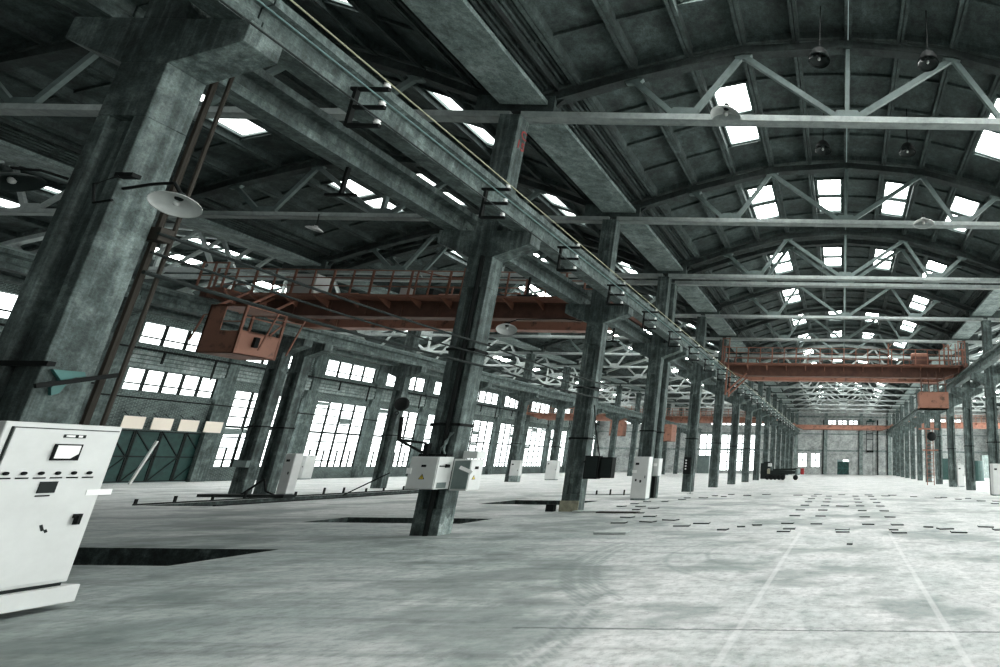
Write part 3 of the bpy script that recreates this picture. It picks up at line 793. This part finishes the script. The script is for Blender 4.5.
# ------------------------------------------------------------------ control cabinet in the left foreground
root = empty('control_cabinet', (-8.32, 5.58, 0))
MB().box(-.40, 0, -.42, .42, .27, 1.91).build('body', 'white', root, bevel=.012)
pl = MB().box(-.40, .06, -.46, -.2, .03, .235).box(-.40, .06, -.20, .49, .06, .235); pl.build('plinth', 'white', root, bevel=.01)
MB().box(-.38, -.03, -.40, .40, .235, .27).build('plinth_gap', 'dark', root)
door = MB().box(0, .018, -.36, .385, .30, 1.845).build('door', 'white', root, bevel=.004)
sg = MB(); sg.box(.0, .007, -.375, -.362, .29, 1.86); sg.box(0, .007, -.375, .40, 1.848, 1.858); sg.build('door_seam', 'dark', root)
x = .019
MB().box(x, x + .006, -.02, .14, 1.765, 1.80).build('name_plate', 'dark', door); MB().box(x + .006, x + .008, -.005, .06, 1.772, 1.793).box(x + .006, x + .008, .085, .115, 1.772, 1.793).build('plate_text', 'paper', door)
MB().box(x, x + .02, -.06, .135, 1.53, 1.70).build('meter_bezel', 'black', door); MB().prism([(-.045, 1.55), (.07, 1.55), (.12, 1.60), (.12, 1.685), (-.045, 1.685)], x + .02, x + .024, 'x').build('meter_face', 'paper', door)
for k in range(6):
    y = -.33 + .115 * k
    MB().lathe([(0, 0), (.018, 0), (.018, .018), (.012, .024), (0, .024)], (x, y + .02, 1.40), 12, 'x').build('knob', 'black', door)
    MB().box(x, x + .004, y - .02, y + .065, 1.345, 1.36).build('caption_strip', 'black', door)
MB().box(x, x + .012, -.06, .06, 1.20, 1.315).build('display', 'dark', door); MB().box(x, x + .004, -.06, .04, 1.165, 1.18).build('caption_strip', 'black', door)
MB().box(x, x + .05, .28, .305, .86, .95).box(x, x + .03, .265, .32, .93, .97).build('handle', 'black', door)
MB().box(x, x + .004, .30, .50, 1.16, 1.22).build('paper_tag', 'paper', door)
MB().bar((x, .06, .88), (x, .085, .82), .006, .02).bar((x, .10, .83), (x, .115, .80), .006, .02).build('scratch', 'dark', door)
tag(root, 'large pale grey control cabinet with a row of black knobs, foot of nearest column', 'control cabinet')

# the junk around the nearest column
lamp_profile_out = [(.05, .20), (.08, .20), (.10, .13), (.17, .115), (.19, .085), (.27, .06), (.36, .0), (.39, -.03), (.40, -.05)]
def dish_lamp(name, loc, scale, label, tilt=(0, 0, 0), arm=None, group='factory lamps', shade='lampin'):
    root = empty(name, loc)
    s_ = scale
    sh = MB().lathe([(r * s_, z * s_) for r, z in lamp_profile_out] + [(r * s_, (z - .012) * s_) for r, z in reversed(lamp_profile_out)], (0, 0, 0), 28)
    sh.build('shade', shade, root, True)
    MB().lathe([(0, -.06 * s_), (.03 * s_, -.055 * s_), (.055 * s_, -.02 * s_), (.05 * s_, .03 * s_), (.03 * s_, .07 * s_), (0, .09 * s_)], (0, 0, 0), 14).build('bulb', 'lampin', root, True)
    MB().lathe([(0, .15 * s_), (.07 * s_, .15 * s_), (.075 * s_, .30 * s_), (.03 * s_, .34 * s_), (0, .34 * s_)], (0, 0, 0), 14).build('lamp_cap', 'dark', root, True)
    root.rotation_euler = tilt
    if arm:      # arm points are given level, so undo the tilt of the shade
        iv = root.rotation_euler.to_matrix().inverted()
        MB().tube([(0, 0, .3 * s_)] + [tuple(iv @ Vector(p)) for p in arm], .018, 8).build('arm', 'black', root)
    return tag(root, label, 'lamp', group)
dish_lamp('dish_lamp', (-7.74, 5.35, 4.42), .50, 'big round enamel lamp fixed to the nearest column', (-.30, -.30, 0), [(-.15, .03, .28), (-.5, .1, .30), (-1.03, .22, .30)])
dish_lamp('dish_lamp', (-9.55, 5.25, 4.62), .55, 'dark dish lamp seen edge-on left of the nearest column', (.30, -.42, 0), [(.1, .1, .2), (.15, .28, .2)], shade='steeldark')
dish_lamp('dish_lamp', (-20.25, 17.85, 10.1), .65, 'small hanging lamp under the left bay truss above the orange crane', (0, .2, 0), [(0, 0, .62)])
dish_lamp('dish_lamp', (-12.1, 17.6, 6.2), .8, 'white dish lamp glowing pale behind the column with two switch boxes', (-.35, -.3, 0), [(.2, .2, .4), (1.8, .4, .5), (2.7, .4, .4)])
dish_lamp('dish_lamp', (-3.27, 11.75, 10.72), 1.0, 'round lamp on the nearest main truss in front of a bright skylight', (.0, 0, 0), [(0, .1, .45)])
dish_lamp('dish_lamp', (3.0, 17.75, 10.66), 1.0, 'round lamp on the second main truss near its right gusset', (0, 0, 0), [(0, .1, .45)])
dish_lamp('dish_lamp', (-10.6, 30.6, 6.0), .8, 'dish lamp seen beyond the column with black panels', (0, .2, 0), [(.2, 0, .4), (1.1, .1, .3)])
for (x, y, wh) in ((-.75, 11.0, 'left of centre, in front of'), (2.1, 11.05, 'right of centre, in front of'), (-.8, 14.9, 'left of centre, just beyond'), (2.05, 14.95, 'right of centre, just beyond')):
    o = dish_lamp('pendant_lamp', (x, y, 11.85), .72, 'dark bell lamp under the roof %s the nearest main truss' % wh, (0, 0, 0), [(0, 0, 1.7)], 'bell lamps under the roof', shade='gloss')
    MB().lathe([(.26, -.03), (.25, .1), (.17, .24), (.06, .32)], (0, 0, 0), 20).build('cover', 'black', o, True)
# conduits on the hidden edge of column one
for (x, r, z0, nm) in ((-8.81, .035, 0.2, 'thicker'), (-8.71, .022, 0.2, 'thinner')):
    mb = MB().tube([(x, 6.02 if r > .03 else 6.10, 0), (x, 6.02 if r > .03 else 6.10, 7.1)], r, 8)
    tag(mb.build('conduit', 'pipe'), '%s of two brown vertical pipes behind the nearest column' % nm, 'pipe', 'pipes on the nearest column')
tag(MB().box(-8.86, -8.64, 5.925, 6.06, 4.22, 4.4).build('junction_box', 'pipe', bevel=.01), 'small brown junction box high on the nearest column edge', 'junction box')
mb = MB().box(-9.4, -8.60, 5.44, 5.50, 2.52, 2.57).bar((-8.68, 5.47, 2.3), (-8.68, 6.05, 2.52), .03, .05); 
r = mb.build('strut_bracket', 'black'); MB().prism([(5.56, 2.5), (5.8, 2.51), (5.82, 2.46), (5.74, 2.44), (5.71, 2.40), (5.67, 2.25), (5.62, 2.22), (5.60, 2.3), (5.64, 2.4)], -8.735, -8.70, 'x').build('rag', 'teal', r)
tag(r, 'black strut with a torn teal rag clamped low round the nearest column', 'bracket')
for z in (4.83,):
    r = MB().box(-8.76, -8.55, 5.46, 5.54, z, z + .05).tube([(-8.7, 5.46, z), (-8.85, 5.40, z - .15), (-8.8, 5.42, z - .38), (-8.6, 5.42, z - .34)], .015, 6).build('wire_loop', 'black')
    tag(r, 'black clamp with dangling wire loop above the round enamel lamp', 'wire')

# ------------------------------------------------------------------ switch boxes
def warning(parent, x, y, z, s_, axis):
    if axis == 'y':
        MB().prism([(x - s_, z - s_ * .8), (x + s_, z - s_ * .8), (x, z + s_ * .95)], y - .004, y, 'y').build('warning_border', 'black', parent)
        MB().prism([(x - s_ * .74, z - s_ * .66), (x + s_ * .74, z - s_ * .66), (x, z + s_ * .62)], y - .007, y - .004, 'y').build('warning_triangle', 'yellow', parent)
        MB().prism([(x - .006, z - .035), (x + .012, z + .0), (x, z), (x + .008, z + .035), (x - .012, z - .004), (x, z - .004)], y - .009, y - .007, 'y').build('lightning_mark', 'black', parent)
    else:
        MB().prism([(y - s_, z - s_ * .8), (y + s_, z - s_ * .8), (y, z + s_ * .95)], x, x + .004, 'x').build('warning_border', 'black', parent)
        MB().prism([(y - s_ * .74, z - s_ * .66), (y + s_ * .74, z - s_ * .66), (y, z + s_ * .62)], x + .004, x + .007, 'x').build('warning_triangle', 'yellow', parent)
b1 = MB().box(-9.30, -8.69, 11.30, 11.72, .98, 1.66).build('switch_box', 'white', bevel=.01)
d = MB().box(-9.28, -8.71, 11.285, 11.30, 1.0, 1.64).build('door', 'white', b1, bevel=.004)
MB().box(-9.03, -8.93, 11.278, 11.285, 1.44, 1.49).build('name_plate', 'black', d); warning(d, -8.98, 11.285, 1.24, .065, 'y')
MB().box(-9.32, -9.22, 11.272, 11.283, 1.30, 1.42).build('paper_tag', 'paper', d)
MB().box(-8.69, -8.66, 11.34, 11.60, 1.45, 1.475).box(-8.69, -8.64, 11.5, 11.58, 1.43, 1.5).build('handle', 'black', b1)
MB().box(-8.69, -8.683, 11.36, 11.62, 1.0, 1.12).build('dark_patch', 'steel', b1)
tag(b1, 'white steel switch box with warning triangle facing us on the second column', 'switch box', 'switch boxes on the second column')
b2 = MB().box(-8.68, -8.30, 11.72, 12.12, .94, 1.62).build('switch_box', 'white', bevel=.01)
d = MB().box(-8.30, -8.285, 11.73, 12.11, .96, 1.60).build('door', 'white', b2, bevel=.004)
MB().box(-8.285, -8.278, 11.86, 11.97, 1.40, 1.46).build('name_plate', 'black', d); warning(d, -8.285, 11.87, 1.22, .055, 'x')
MB().box(-8.64, -8.30, 11.705, 11.72, .98, 1.58).build('side_plate', 'steel', b2)
MB().bar((-8.50, 11.69, 1.44), (-8.22, 11.71, 1.33), .02, .07).build('paper_tag', 'paper', b2)
tag(b2, 'white switch box on the hall side of the second column, dark side panel', 'switch box', 'switch boxes on the second column')
tag(MB().box(-8.6, -8.28, 11.85, 12.15, 1.63, 1.80).build('junction_box', 'white', bevel=.008), 'low white box on top of the hall side switch box', 'junction box')
mb = MB(); mb.tube([(-9.0, 11.7, 1.66), (-8.98, 11.66, 1.85), (-8.9, 11.68, 1.95), (-8.86, 11.7, 2.2)], .02, 6); mb.tube([(-8.85, 11.68, 1.66), (-8.9, 11.64, 1.8), (-8.93, 11.68, 2.0), (-8.8, 11.7, 2.2)], .02, 6)
tag(mb.build('cable_bundle', 'steel'), 'grey cables looping out of the top of the front switch box', 'cable')
mb = MB().box(-9.36, -8.74, 11.55, 11.72, 1.66, 1.72).box(-9.25, -9.15, 11.5, 11.6, 1.7, 1.95).bar((-9.2, 11.5, 1.95), (-9.65, 11.3, 2.0), .05, .05).bar((-9.65, 11.3, 2.0), (-9.7, 11.3, 2.5), .05, .05).bar((-9.65, 11.3, 2.0), (-9.25, 11.5, 1.75), .05, .05)
tag(mb.build('bracket_frame', 'black'), 'black bent steel bracket above the front switch box', 'bracket')
tag(MB().tube([(-8.99, 11.73, .0), (-8.97, 11.72, 5.4), (-8.97, 11.72, 6.5)], .05, 6).build('conduit', 'black'), 'black conduit running up the recess of the second column', 'pipe')
# black panels on the third column
b3 = MB().box(-8.60, -8.14, 17.45, 17.75, 1.05, 1.80).build('black_panel_box', 'black', bevel=.01)
MB().box(-8.56, -8.18, 17.435, 17.45, 1.1, 1.76).build('door', 'dark', b3)
tag(b3, 'left one of two black panel boxes on the third column', 'panel box', 'black panel boxes')
b4 = MB().box(-8.10, -7.70, 17.5, 17.8, 1.08, 1.76).build('black_panel_box', 'black', bevel=.01); MB().box(-8.06, -7.74, 17.485, 17.5, 1.12, 1.72).build('door', 'dark', b4)
MB().bar((-8.75, 17.7, 1.6), (-8.0, 17.7, 1.6), .05, .05).build('mount_arm', 'black', b4)
tag(b4, 'right one of two black panel boxes held off the third column', 'panel box', 'black panel boxes')
tag(MB().tube([(-8.2, 17.6, 1.8), (-8.45, 17.6, 2.7), (-8.6, 17.6, 3.5)], .02, 6).build('cable', 'black'), 'black cable rising from the black panel boxes', 'cable')
# cabinets
def cabinet(x0, x1, y0, y1, h, label, side=1, z0=.08):
    r = MB().box(x0, x1, y0, y1, z0, h).build('metal_cabinet', 'white', bevel=.012)
    MB().box(x0 + .02, x1 - .02, y0 + .02, y1 - .02, 0, z0).build('plinth', 'wallband', r)
    dd = MB().box(x0 + .03, x1 - .03, y0 - .014, y0, z0 + .04, h - .04).build('door', 'white', r, bevel=.004)
    MB().box(x1 - .12, x1 - .09, y0 - .04, y0 - .014, h * .5, h * .5 + .12).build('handle', 'black', dd)
    MB().box(x0 + .1, x0 + .26, y0 - .02, y0 - .014, h - .36, h - .26).build('name_plate', 'black', dd)
    return tag(r, label, 'cabinet')
c_ = cabinet(-9.3, -8.62, 23.3, 23.75, 1.86, 'tall white metal cabinet standing in front of the paired columns')
MB().box(-9.3, -9.12, 23.26, 23.285, 1.15, 1.28).build('paper_tag', 'paper', c_); MB().box(-9.15, -9.08, 23.27, 23.286, .8, .9).box(-8.95, -8.87, 23.27, 23.286, .75, .86).build('label_plate', 'dark', c_)
b5 = MB().box(-8.86, -8.52, 24.3, 24.75, 1.02, 1.80).build('switch_box', 'white', bevel=.01); MB().box(-8.83, -8.55, 24.285, 24.3, 1.05, 1.77).build('door', 'white', b5)
MB().box(-8.78, -8.6, 24.27, 24.285, 1.45, 1.58).build('paper_tag', 'paper', b5)
tag(b5, 'small white wall box beside the tall white cabinet', 'switch box')
b6 = MB().box(-8.9, -8.7, 24.5, 24.78, .05, .98).build('cable_duct', 'black'); tag(b6, 'black cable duct beneath the small white wall box', 'duct')
cabinet(-25.2, -24.76, 23.75, 24.1, 1.83, 'slim pale cabinet leaning light beside the paired columns of the far row')
b7 = MB().box(-27.3, -26.7, 23.6, 23.75, 1.2, 1.5).build('switch_box', 'steel'); tag(b7, 'little grey box on the paired columns of the far row', 'switch box')
cabinet(-27.2, -26.2, 48.2, 48.7, 1.75, 'pale square cabinet before a far row column, seen left of the black panels')
cabinet(-26.75, -26.0, 42.3, 42.7, 1.7, 'white cabinet at the foot of the fourth far row column', z0=.5)
cabinet(-44.6, -43.9, 43.0, 43.8, 1.9, 'white cabinet against the window wall beside the large window')
cabinet(8.62, 9.3, 30.0, 30.5, 1.78, 'tall white cabinet at the right picture edge before a column')
cabinet(9.4, 9.95, 42.7, 43.0, 1.75, 'white cabinet right of the third column of the right row')
# dark panel on column four
b8 = MB().box(-9.3, -8.9, 30.6, 30.79, 1.0, 1.95).build('panel_box', 'black'); 
for k in range(4): MB().box(-9.2, -9.12, 30.585, 30.6, 1.25 + .16 * k, 1.33 + .16 * k).build('indicator', 'paper', b8)
tag(b8, 'dark narrow panel with white marks on the sixth column of the left row', 'panel box')

# reel lamp on far row column
r = MB().lathe([(0, -.12), (.36, -.12), (.42, 0), (.36, .12), (0, .12)], (-26.35, 30.5, 4.85), 20, 'y').build('cable_reel', 'black', None, True)
MB().lathe([(.1, -.03), (.14, 0), (.1, .03)], (-26.5, 30.45, 4.3), 12, 'y').build('ring', 'dark', r); MB().bar((-26.9, 30.78, 4.9), (-26.4, 30.55, 4.9), .05, .05).build('mount_arm', 'black', r)
tag(r, 'black round drum fixed high on a far row column before the windows', 'drum')
r = MB().lathe([(0, -.12), (.36, -.12), (.42, 0), (.36, .12), (0, .12)], (7.95, 46.0, 4.2), 20, 'y').build('cable_reel', 'black', None, True)
MB().bar((8.8, 46.3, 4.2), (8.0, 46.05, 4.2), .05, .05).build('mount_arm', 'black', r)
tag(r, 'dark round drum beside the red lattice stand of the right row', 'drum')
# red ladder stand
mb = MB()
for x in (7.45, 8.05):
    mb.bar((x, 46, 0), (x, 46, 4.9), .07, .07)
for k in range(14): mb.bar((7.45, 46, .3 + .33 * k), (8.05, 46, .3 + .33 * k), .04, .04)
mb.bar((7.1, 46, 3.0), (8.5, 46, 3.0), .09, .12); mb.bar((6.8, 46, 4.85), (8.6, 46, 4.85), .12, .14)
tag(mb.build('ladder_stand', 'rust'), 'red-brown ladder frame standing near the right column row', 'ladder')

# cream boards in front of the doors
for k, (wd) in enumerate(('nearest and leftmost', 'second from the left', 'third from the left', 'farthest, rightmost')):
    y0 = 32.04 + k * 1.39
    r = MB().box(-44.64, -44.60, y0, y0 + 1.02, 3.34, 4.10).build('hanging_board', 'cream', bevel=.006)
    MB().bar((-44.62, y0 + .2, 4.1), (-45.0, y0 + .2, 4.4), .02, .02).bar((-44.62, y0 + .8, 4.1), (-45.0, y0 + .8, 4.4), .02, .02).build('hook', 'dark', r)
    tag(r, 'blank cream board above the green doors, %s of four' % wd, 'board', 'cream boards above the green doors')
tag(MB().bar((-43.2, 32.3, 0), (-43.2, 32.9, 2.6), .10, .10).build('leaning_pole', 'white'), 'white pole leaning against the green folding doors', 'pole')

# ------------------------------------------------------------------ floor slabs
ROWS = {
 'left outer row': [(-1.41, 13.01, .32), (-1.33, 13.55, .3), (-1.5, 14.79, .33), (-1.5, 16.97, .33), (-1.5, 19.14, .32), (-1.5, 21.39, .34), (-1.48, 23.39, .31), (-1.47, 25.45, .32), (-1.48, 27.66, .31)],
 'left inner row': [(-.7, 14.75, .32), (-.68, 16.96, .33), (-.69, 19.17, .33), (-.68, 21.27, .33), (-.69, 23.42, .33), (-.68, 25.48, .32), (-.7, 27.8, .31)],
 'middle line': [(.17, 11.11, .12), (.02, 13.04, .33), (.02, 13.45, .33), (.02, 21.14, .48), (-.02, 29.19, .33)],
 'right inner row': [(.73, 14.74, .34), (.72, 16.87, .33), (.73, 19.1, .32), (.73, 21.32, .33), (.72, 23.44, .32), (.72, 25.6, .31), (.71, 28.06, .32)],
 'right outer row': [(1.4, 13.01, .35), (1.32, 13.59, .23), (1.53, 14.71, .33), (1.53, 16.91, .34), (1.52, 19.08, .33), (1.54, 21.35, .33), (1.53, 23.38, .32), (1.51, 25.62, .31), (1.53, 27.95, .32)],
 'far cross row': [(-7.36, 25.16, .29), (-7.25, 24.01, .28), (-6.63, 25.29, .36), (-6.5, 27.02, .23), (-5.94, 28.31, .29), (-5.92, 26.44, .27), (-4.96, 27.6, .4), (-4.09, 28.54, .39), (-2.36, 28.31, .47), (-1.34, 29.08, .41), (1.46, 29.33, .42), (2.35, 28.51, .41), (2.79, 29.3, .42), (3.81, 28.06, .34), (4.97, 27.3, .3), (5.35, 27.75, .34), (5.8, 26.33, .29), (6.45, 26.99, .3), (6.65, 25.24, .38), (6.81, 23.53, .33), (7.34, 25.15, .35)],
 'near cross row': [(-6.01, 14.44, .37), (-5.36, 14.78, .38), (-4.9, 15.29, .4), (-4.16, 13.91, .4), (-3.81, 14.53, .42), (-2.93, 13.21, .23), (-2.62, 13.9, .2), (-2.27, 14.3, .25), (2.32, 14.26, .26), (2.69, 13.87, .39), (2.89, 13.18, .39), (3.9, 14.43, .41), (4.03, 13.78, .22)],
 'scatter by the left columns': [(-8.28, 21.2, .27), (-8.23, 22.4, .23), (-8.22, 19.83, .25), (-7.55, 22.6, .23), (-7.52, 19.85, .28), (-7.17, 18.56, .24), (-6.81, 19.21, .3), (-6.6, 17.34, .31), (-6.39, 15.91, .34), (-5.85, 16.26, .35)]}
tp = None
for rn, lst in ROWS.items():
    for i, (x, y, wd) in enumerate(lst):
        if tp is None:
            tp = MB().box(-.5, .5, -.13, .13, -.02, .012).build('floor_slab', 'tile')
            tp.data.materials.append(M['dark'])
            for p in tp.data.polygons:
                if abs(p.normal.z) < .5: p.material_index = 1
            o = tp
        else: o = tp.copy(); C.objects.link(o)
        o.location = (x, y + .1, .02); o.scale = (wd, 1, 1); o.rotation_euler = (random.uniform(-.02, .02), 0, random.uniform(-.04, .04) if 'row' in rn and 'cross' not in rn else random.uniform(-.3, .3))
        order = 'from the left' if ('cross' in rn or 'scatter' in rn) else 'from the camera'
        tag(o, 'thin loose floor slab in the %s, %s %s' % (rn, nth(i + 1), order), 'slab', 'loose slabs, ' + rn)
for (x0, x1, y, nm, rz) in ((-5.62, -4.9, 12.25, 'pale loose slab tipped up on the near open floor', .05), (-8.75, -7.9, 20.5 - 3.1, 'pale plank at the foot of the third column', .02)):
    tag(MB().box(x0, x1, y, y + .35, .02, .05).rot(rz, ((x0 + x1) / 2, y, 0)).build('loose_plank', 'tile'), nm, 'plank')
mb = MB().box(-7.9, -6.6, 17.2, 17.5, .015, .05); tag(mb.build('loose_plank', 'pipe'), 'brownish plank lying right of the third column', 'plank')
tag(MB().box(-9.75, -9.5, 17.6, 17.8, 0, .22).build('black_block', 'black', bevel=.01), 'little black block left of the third column foot', 'block')
# studs and low frame by the rail trench
for i in range(16):
    x, y = (-24.3 - .3 * random.random(), 17.4 + 1.1 * i) if i < 12 else (-13.2 + (i - 12) * .7, 27.0)
    s_ = MB().box(x - .03, x + .03, y, y + .06, 0, random.uniform(.15, .3)).build('anchor_stud', 'black')
    tag(s_, 'thin black anchor stud beside the %s trench, %s along it' % (('long left', nth(i + 1)) if i < 12 else ('short cross', nth(i - 11))), 'stud', 'anchor studs along the trench')
mb = MB().box(-27.0, -23.4, 22.4, 22.9, 0, .12); r = mb.build('floor_grate', 'dark')  # low steel frame lying on the floor
MB().bar((-25.4, 22.6, .1), (-24.6, 22.6, .75), .06, .06).bar((-24.6, 22.6, .75), (-24.4, 22.6, .25), .06, .06).bar((-24.4, 22.6, .25), (-24.0, 22.6, .1), .05, .05).build('bent_rod', 'black', r)
tag(r, 'low dark steel frame with a bent rod by the trench', 'frame')
mb = MB()
for x in (-24.0, -21.3): mb.box(x, x + .10, 18.2, 30, 0, .05)
tn += 1; struct(mb.build('trim_%d' % tn, 'dark'))
tag(MB().bar((-23.0, 24.6, 0), (-21.6, 25.2, 1.0), .05, .05).build('steel_rod', 'black'), 'thin black rod propped beside the paired far row columns', 'rod')
tag(MB().tube([(-8.2, 28.6, 0), (-8.2, 28.6, .95)], .03, 6).box(-8.35, -8.05, 28.5, 28.7, 0, .02).build('stand_post', 'steel'), 'thin short post standing between the sixth and paired columns', 'post')

# yellow panel and brick leftovers below the windows
tag(MB().box(-44.9, -44.8, 56.2, 57.4, 0, .85).build('orange_panel', 'yellow'), 'ochre panel leaning below the window behind the switch box', 'panel')

# ------------------------------------------------------------------ far machine
root = empty('loader', (0, 0, 0))
MB().prism([(-8.4, .25), (-8.4, .95), (-7.0, 1.0), (-4.7, .95), (-4.6, .70), (-6.2, .62), (-6.4, .25)], 56.8, 58.0).build('chassis', 'dark', root)
MB().box(-8.9, -8.2, 56.9, 58.0, .1, 1.75).box(-8.6, -7.9, 57.0, 57.9, 1.2, 1.9).build('body', 'dark', root); MB().box(-8.15, -7.85, 56.7, 56.8, .65, 1.15).build('yellow_panel', 'ochre', root)
MB().box(-8.1, -7.75, 56.85, 57.3, 1.4, 1.75).build('engine_box', 'white', root); MB().box(-4.55, -4.2, 56.9, 57.6, .6, 1.25).build('tail_box', 'red', root)
MB().lathe([(0, 0), (.22, 0), (.26, .1), (.26, .5), (.2, .6), (0, .6)], (-4.85, 56.8, .55), 14).build('lamp_box', 'steel', root)
for k_ in range(5): MB().lathe([(0, -.12), (.24, -.12), (.28, 0), (.24, .12), (0, .12)], (-8.1 + .42 * k_, 56.7, .29), 14, 'y').build('wheel', 'black', root, True)
MB().lathe([(0, -.1), (.24, -.1), (.28, 0), (.24, .1), (0, .1)], (-5.05, 56.6, .28), 14, 'y').build('wheel', 'black', root, True)
MB().bar((-7.6, 57.2, 1.05), (-4.9, 57.2, 1.15), .12, .2).box(-5.1, -5.0, 56.75, 56.85, .3, .9).build('boom', 'dark', root)
tag(root, 'low dark wheeled loader with a yellowish panel near the far left columns', 'machine')
# wall mounted frame and lamp on the end wall
mb = MB()
for x in (4.35, 5.5): mb.box(x - .05, x + .05, 94.5, 94.7, 4.3, 9.4)
for z in (4.3, 6.3, 7.4): mb.box(4.35, 5.5, 94.5, 94.7, z - .05, z + .05)
mb.box(4.3, 5.6, 94.3, 94.8, 3.95, 4.3); mb.bar((5.5, 94.6, 0), (5.5, 94.6, 9.4), .06, .06)
tag(mb.build('caged_ladder', 'black'), 'black caged ladder frame on the end wall right of the door', 'ladder')
tag(MB().box(4.3, 5.8, 94.2, 94.8, 9.42, 9.7).box(4.8, 5.3, 94.3, 94.7, 9.7, 10.0).build('hoist_block', 'green'), 'dark green hoist block high on the end wall', 'hoist')
tag(MB().box(-25.9, -23.8, 93.2, 94.2, .0, 3.1).build('storage_box', 'steel'), 'grey box before the big bright end window of the left bay', 'box')
# right bay clutter
tag(MB().lathe([(0, 0), (.9, 0), (.9, 2.3), (0, 2.3)], (15.9, 62, 0), 20).build('storage_tank', 'green'), 'dark green tank standing in the right bay', 'tank')
tag(MB().box(21.5, 26, 80, 81, 0, 3.4).build('low_partition', 'wallband'), 'pale low partition in the right bay beyond the tank', 'partition')
tag(MB().box(12.6, 13.4, 66, 67, 0, 2.6).build('dark_cupboard', 'green'), 'dark green cupboard seen between the right row columns', 'cupboard')

# red painted marks on the upper shaft of the second column
def painted(txt, y, z, size):
    cu_ = bpy.data.curves.new('mark', 'FONT'); cu_.body = txt; cu_.size = size; cu_.extrude = .002; cu_.offset = .004
    tmp = bpy.data.objects.new('mark', cu_); C.objects.link(tmp)
    bpy.context.view_layer.update()
    me = bpy.data.meshes.new_from_object(tmp.evaluated_get(bpy.context.evaluated_depsgraph_get()))
    bpy.data.objects.remove(tmp)
    me.materials.clear(); me.materials.append(M['red'])
    o = bpy.data.objects.new('painted_mark', me); C.objects.link(o)
    o.rotation_euler = (math.radians(90), 0, math.radians(90)); o.parent = COL_A; o.location = (.273, y, z)
painted('C', -.02, 10.05, .34); painted('15', -.13, 9.70, .34)
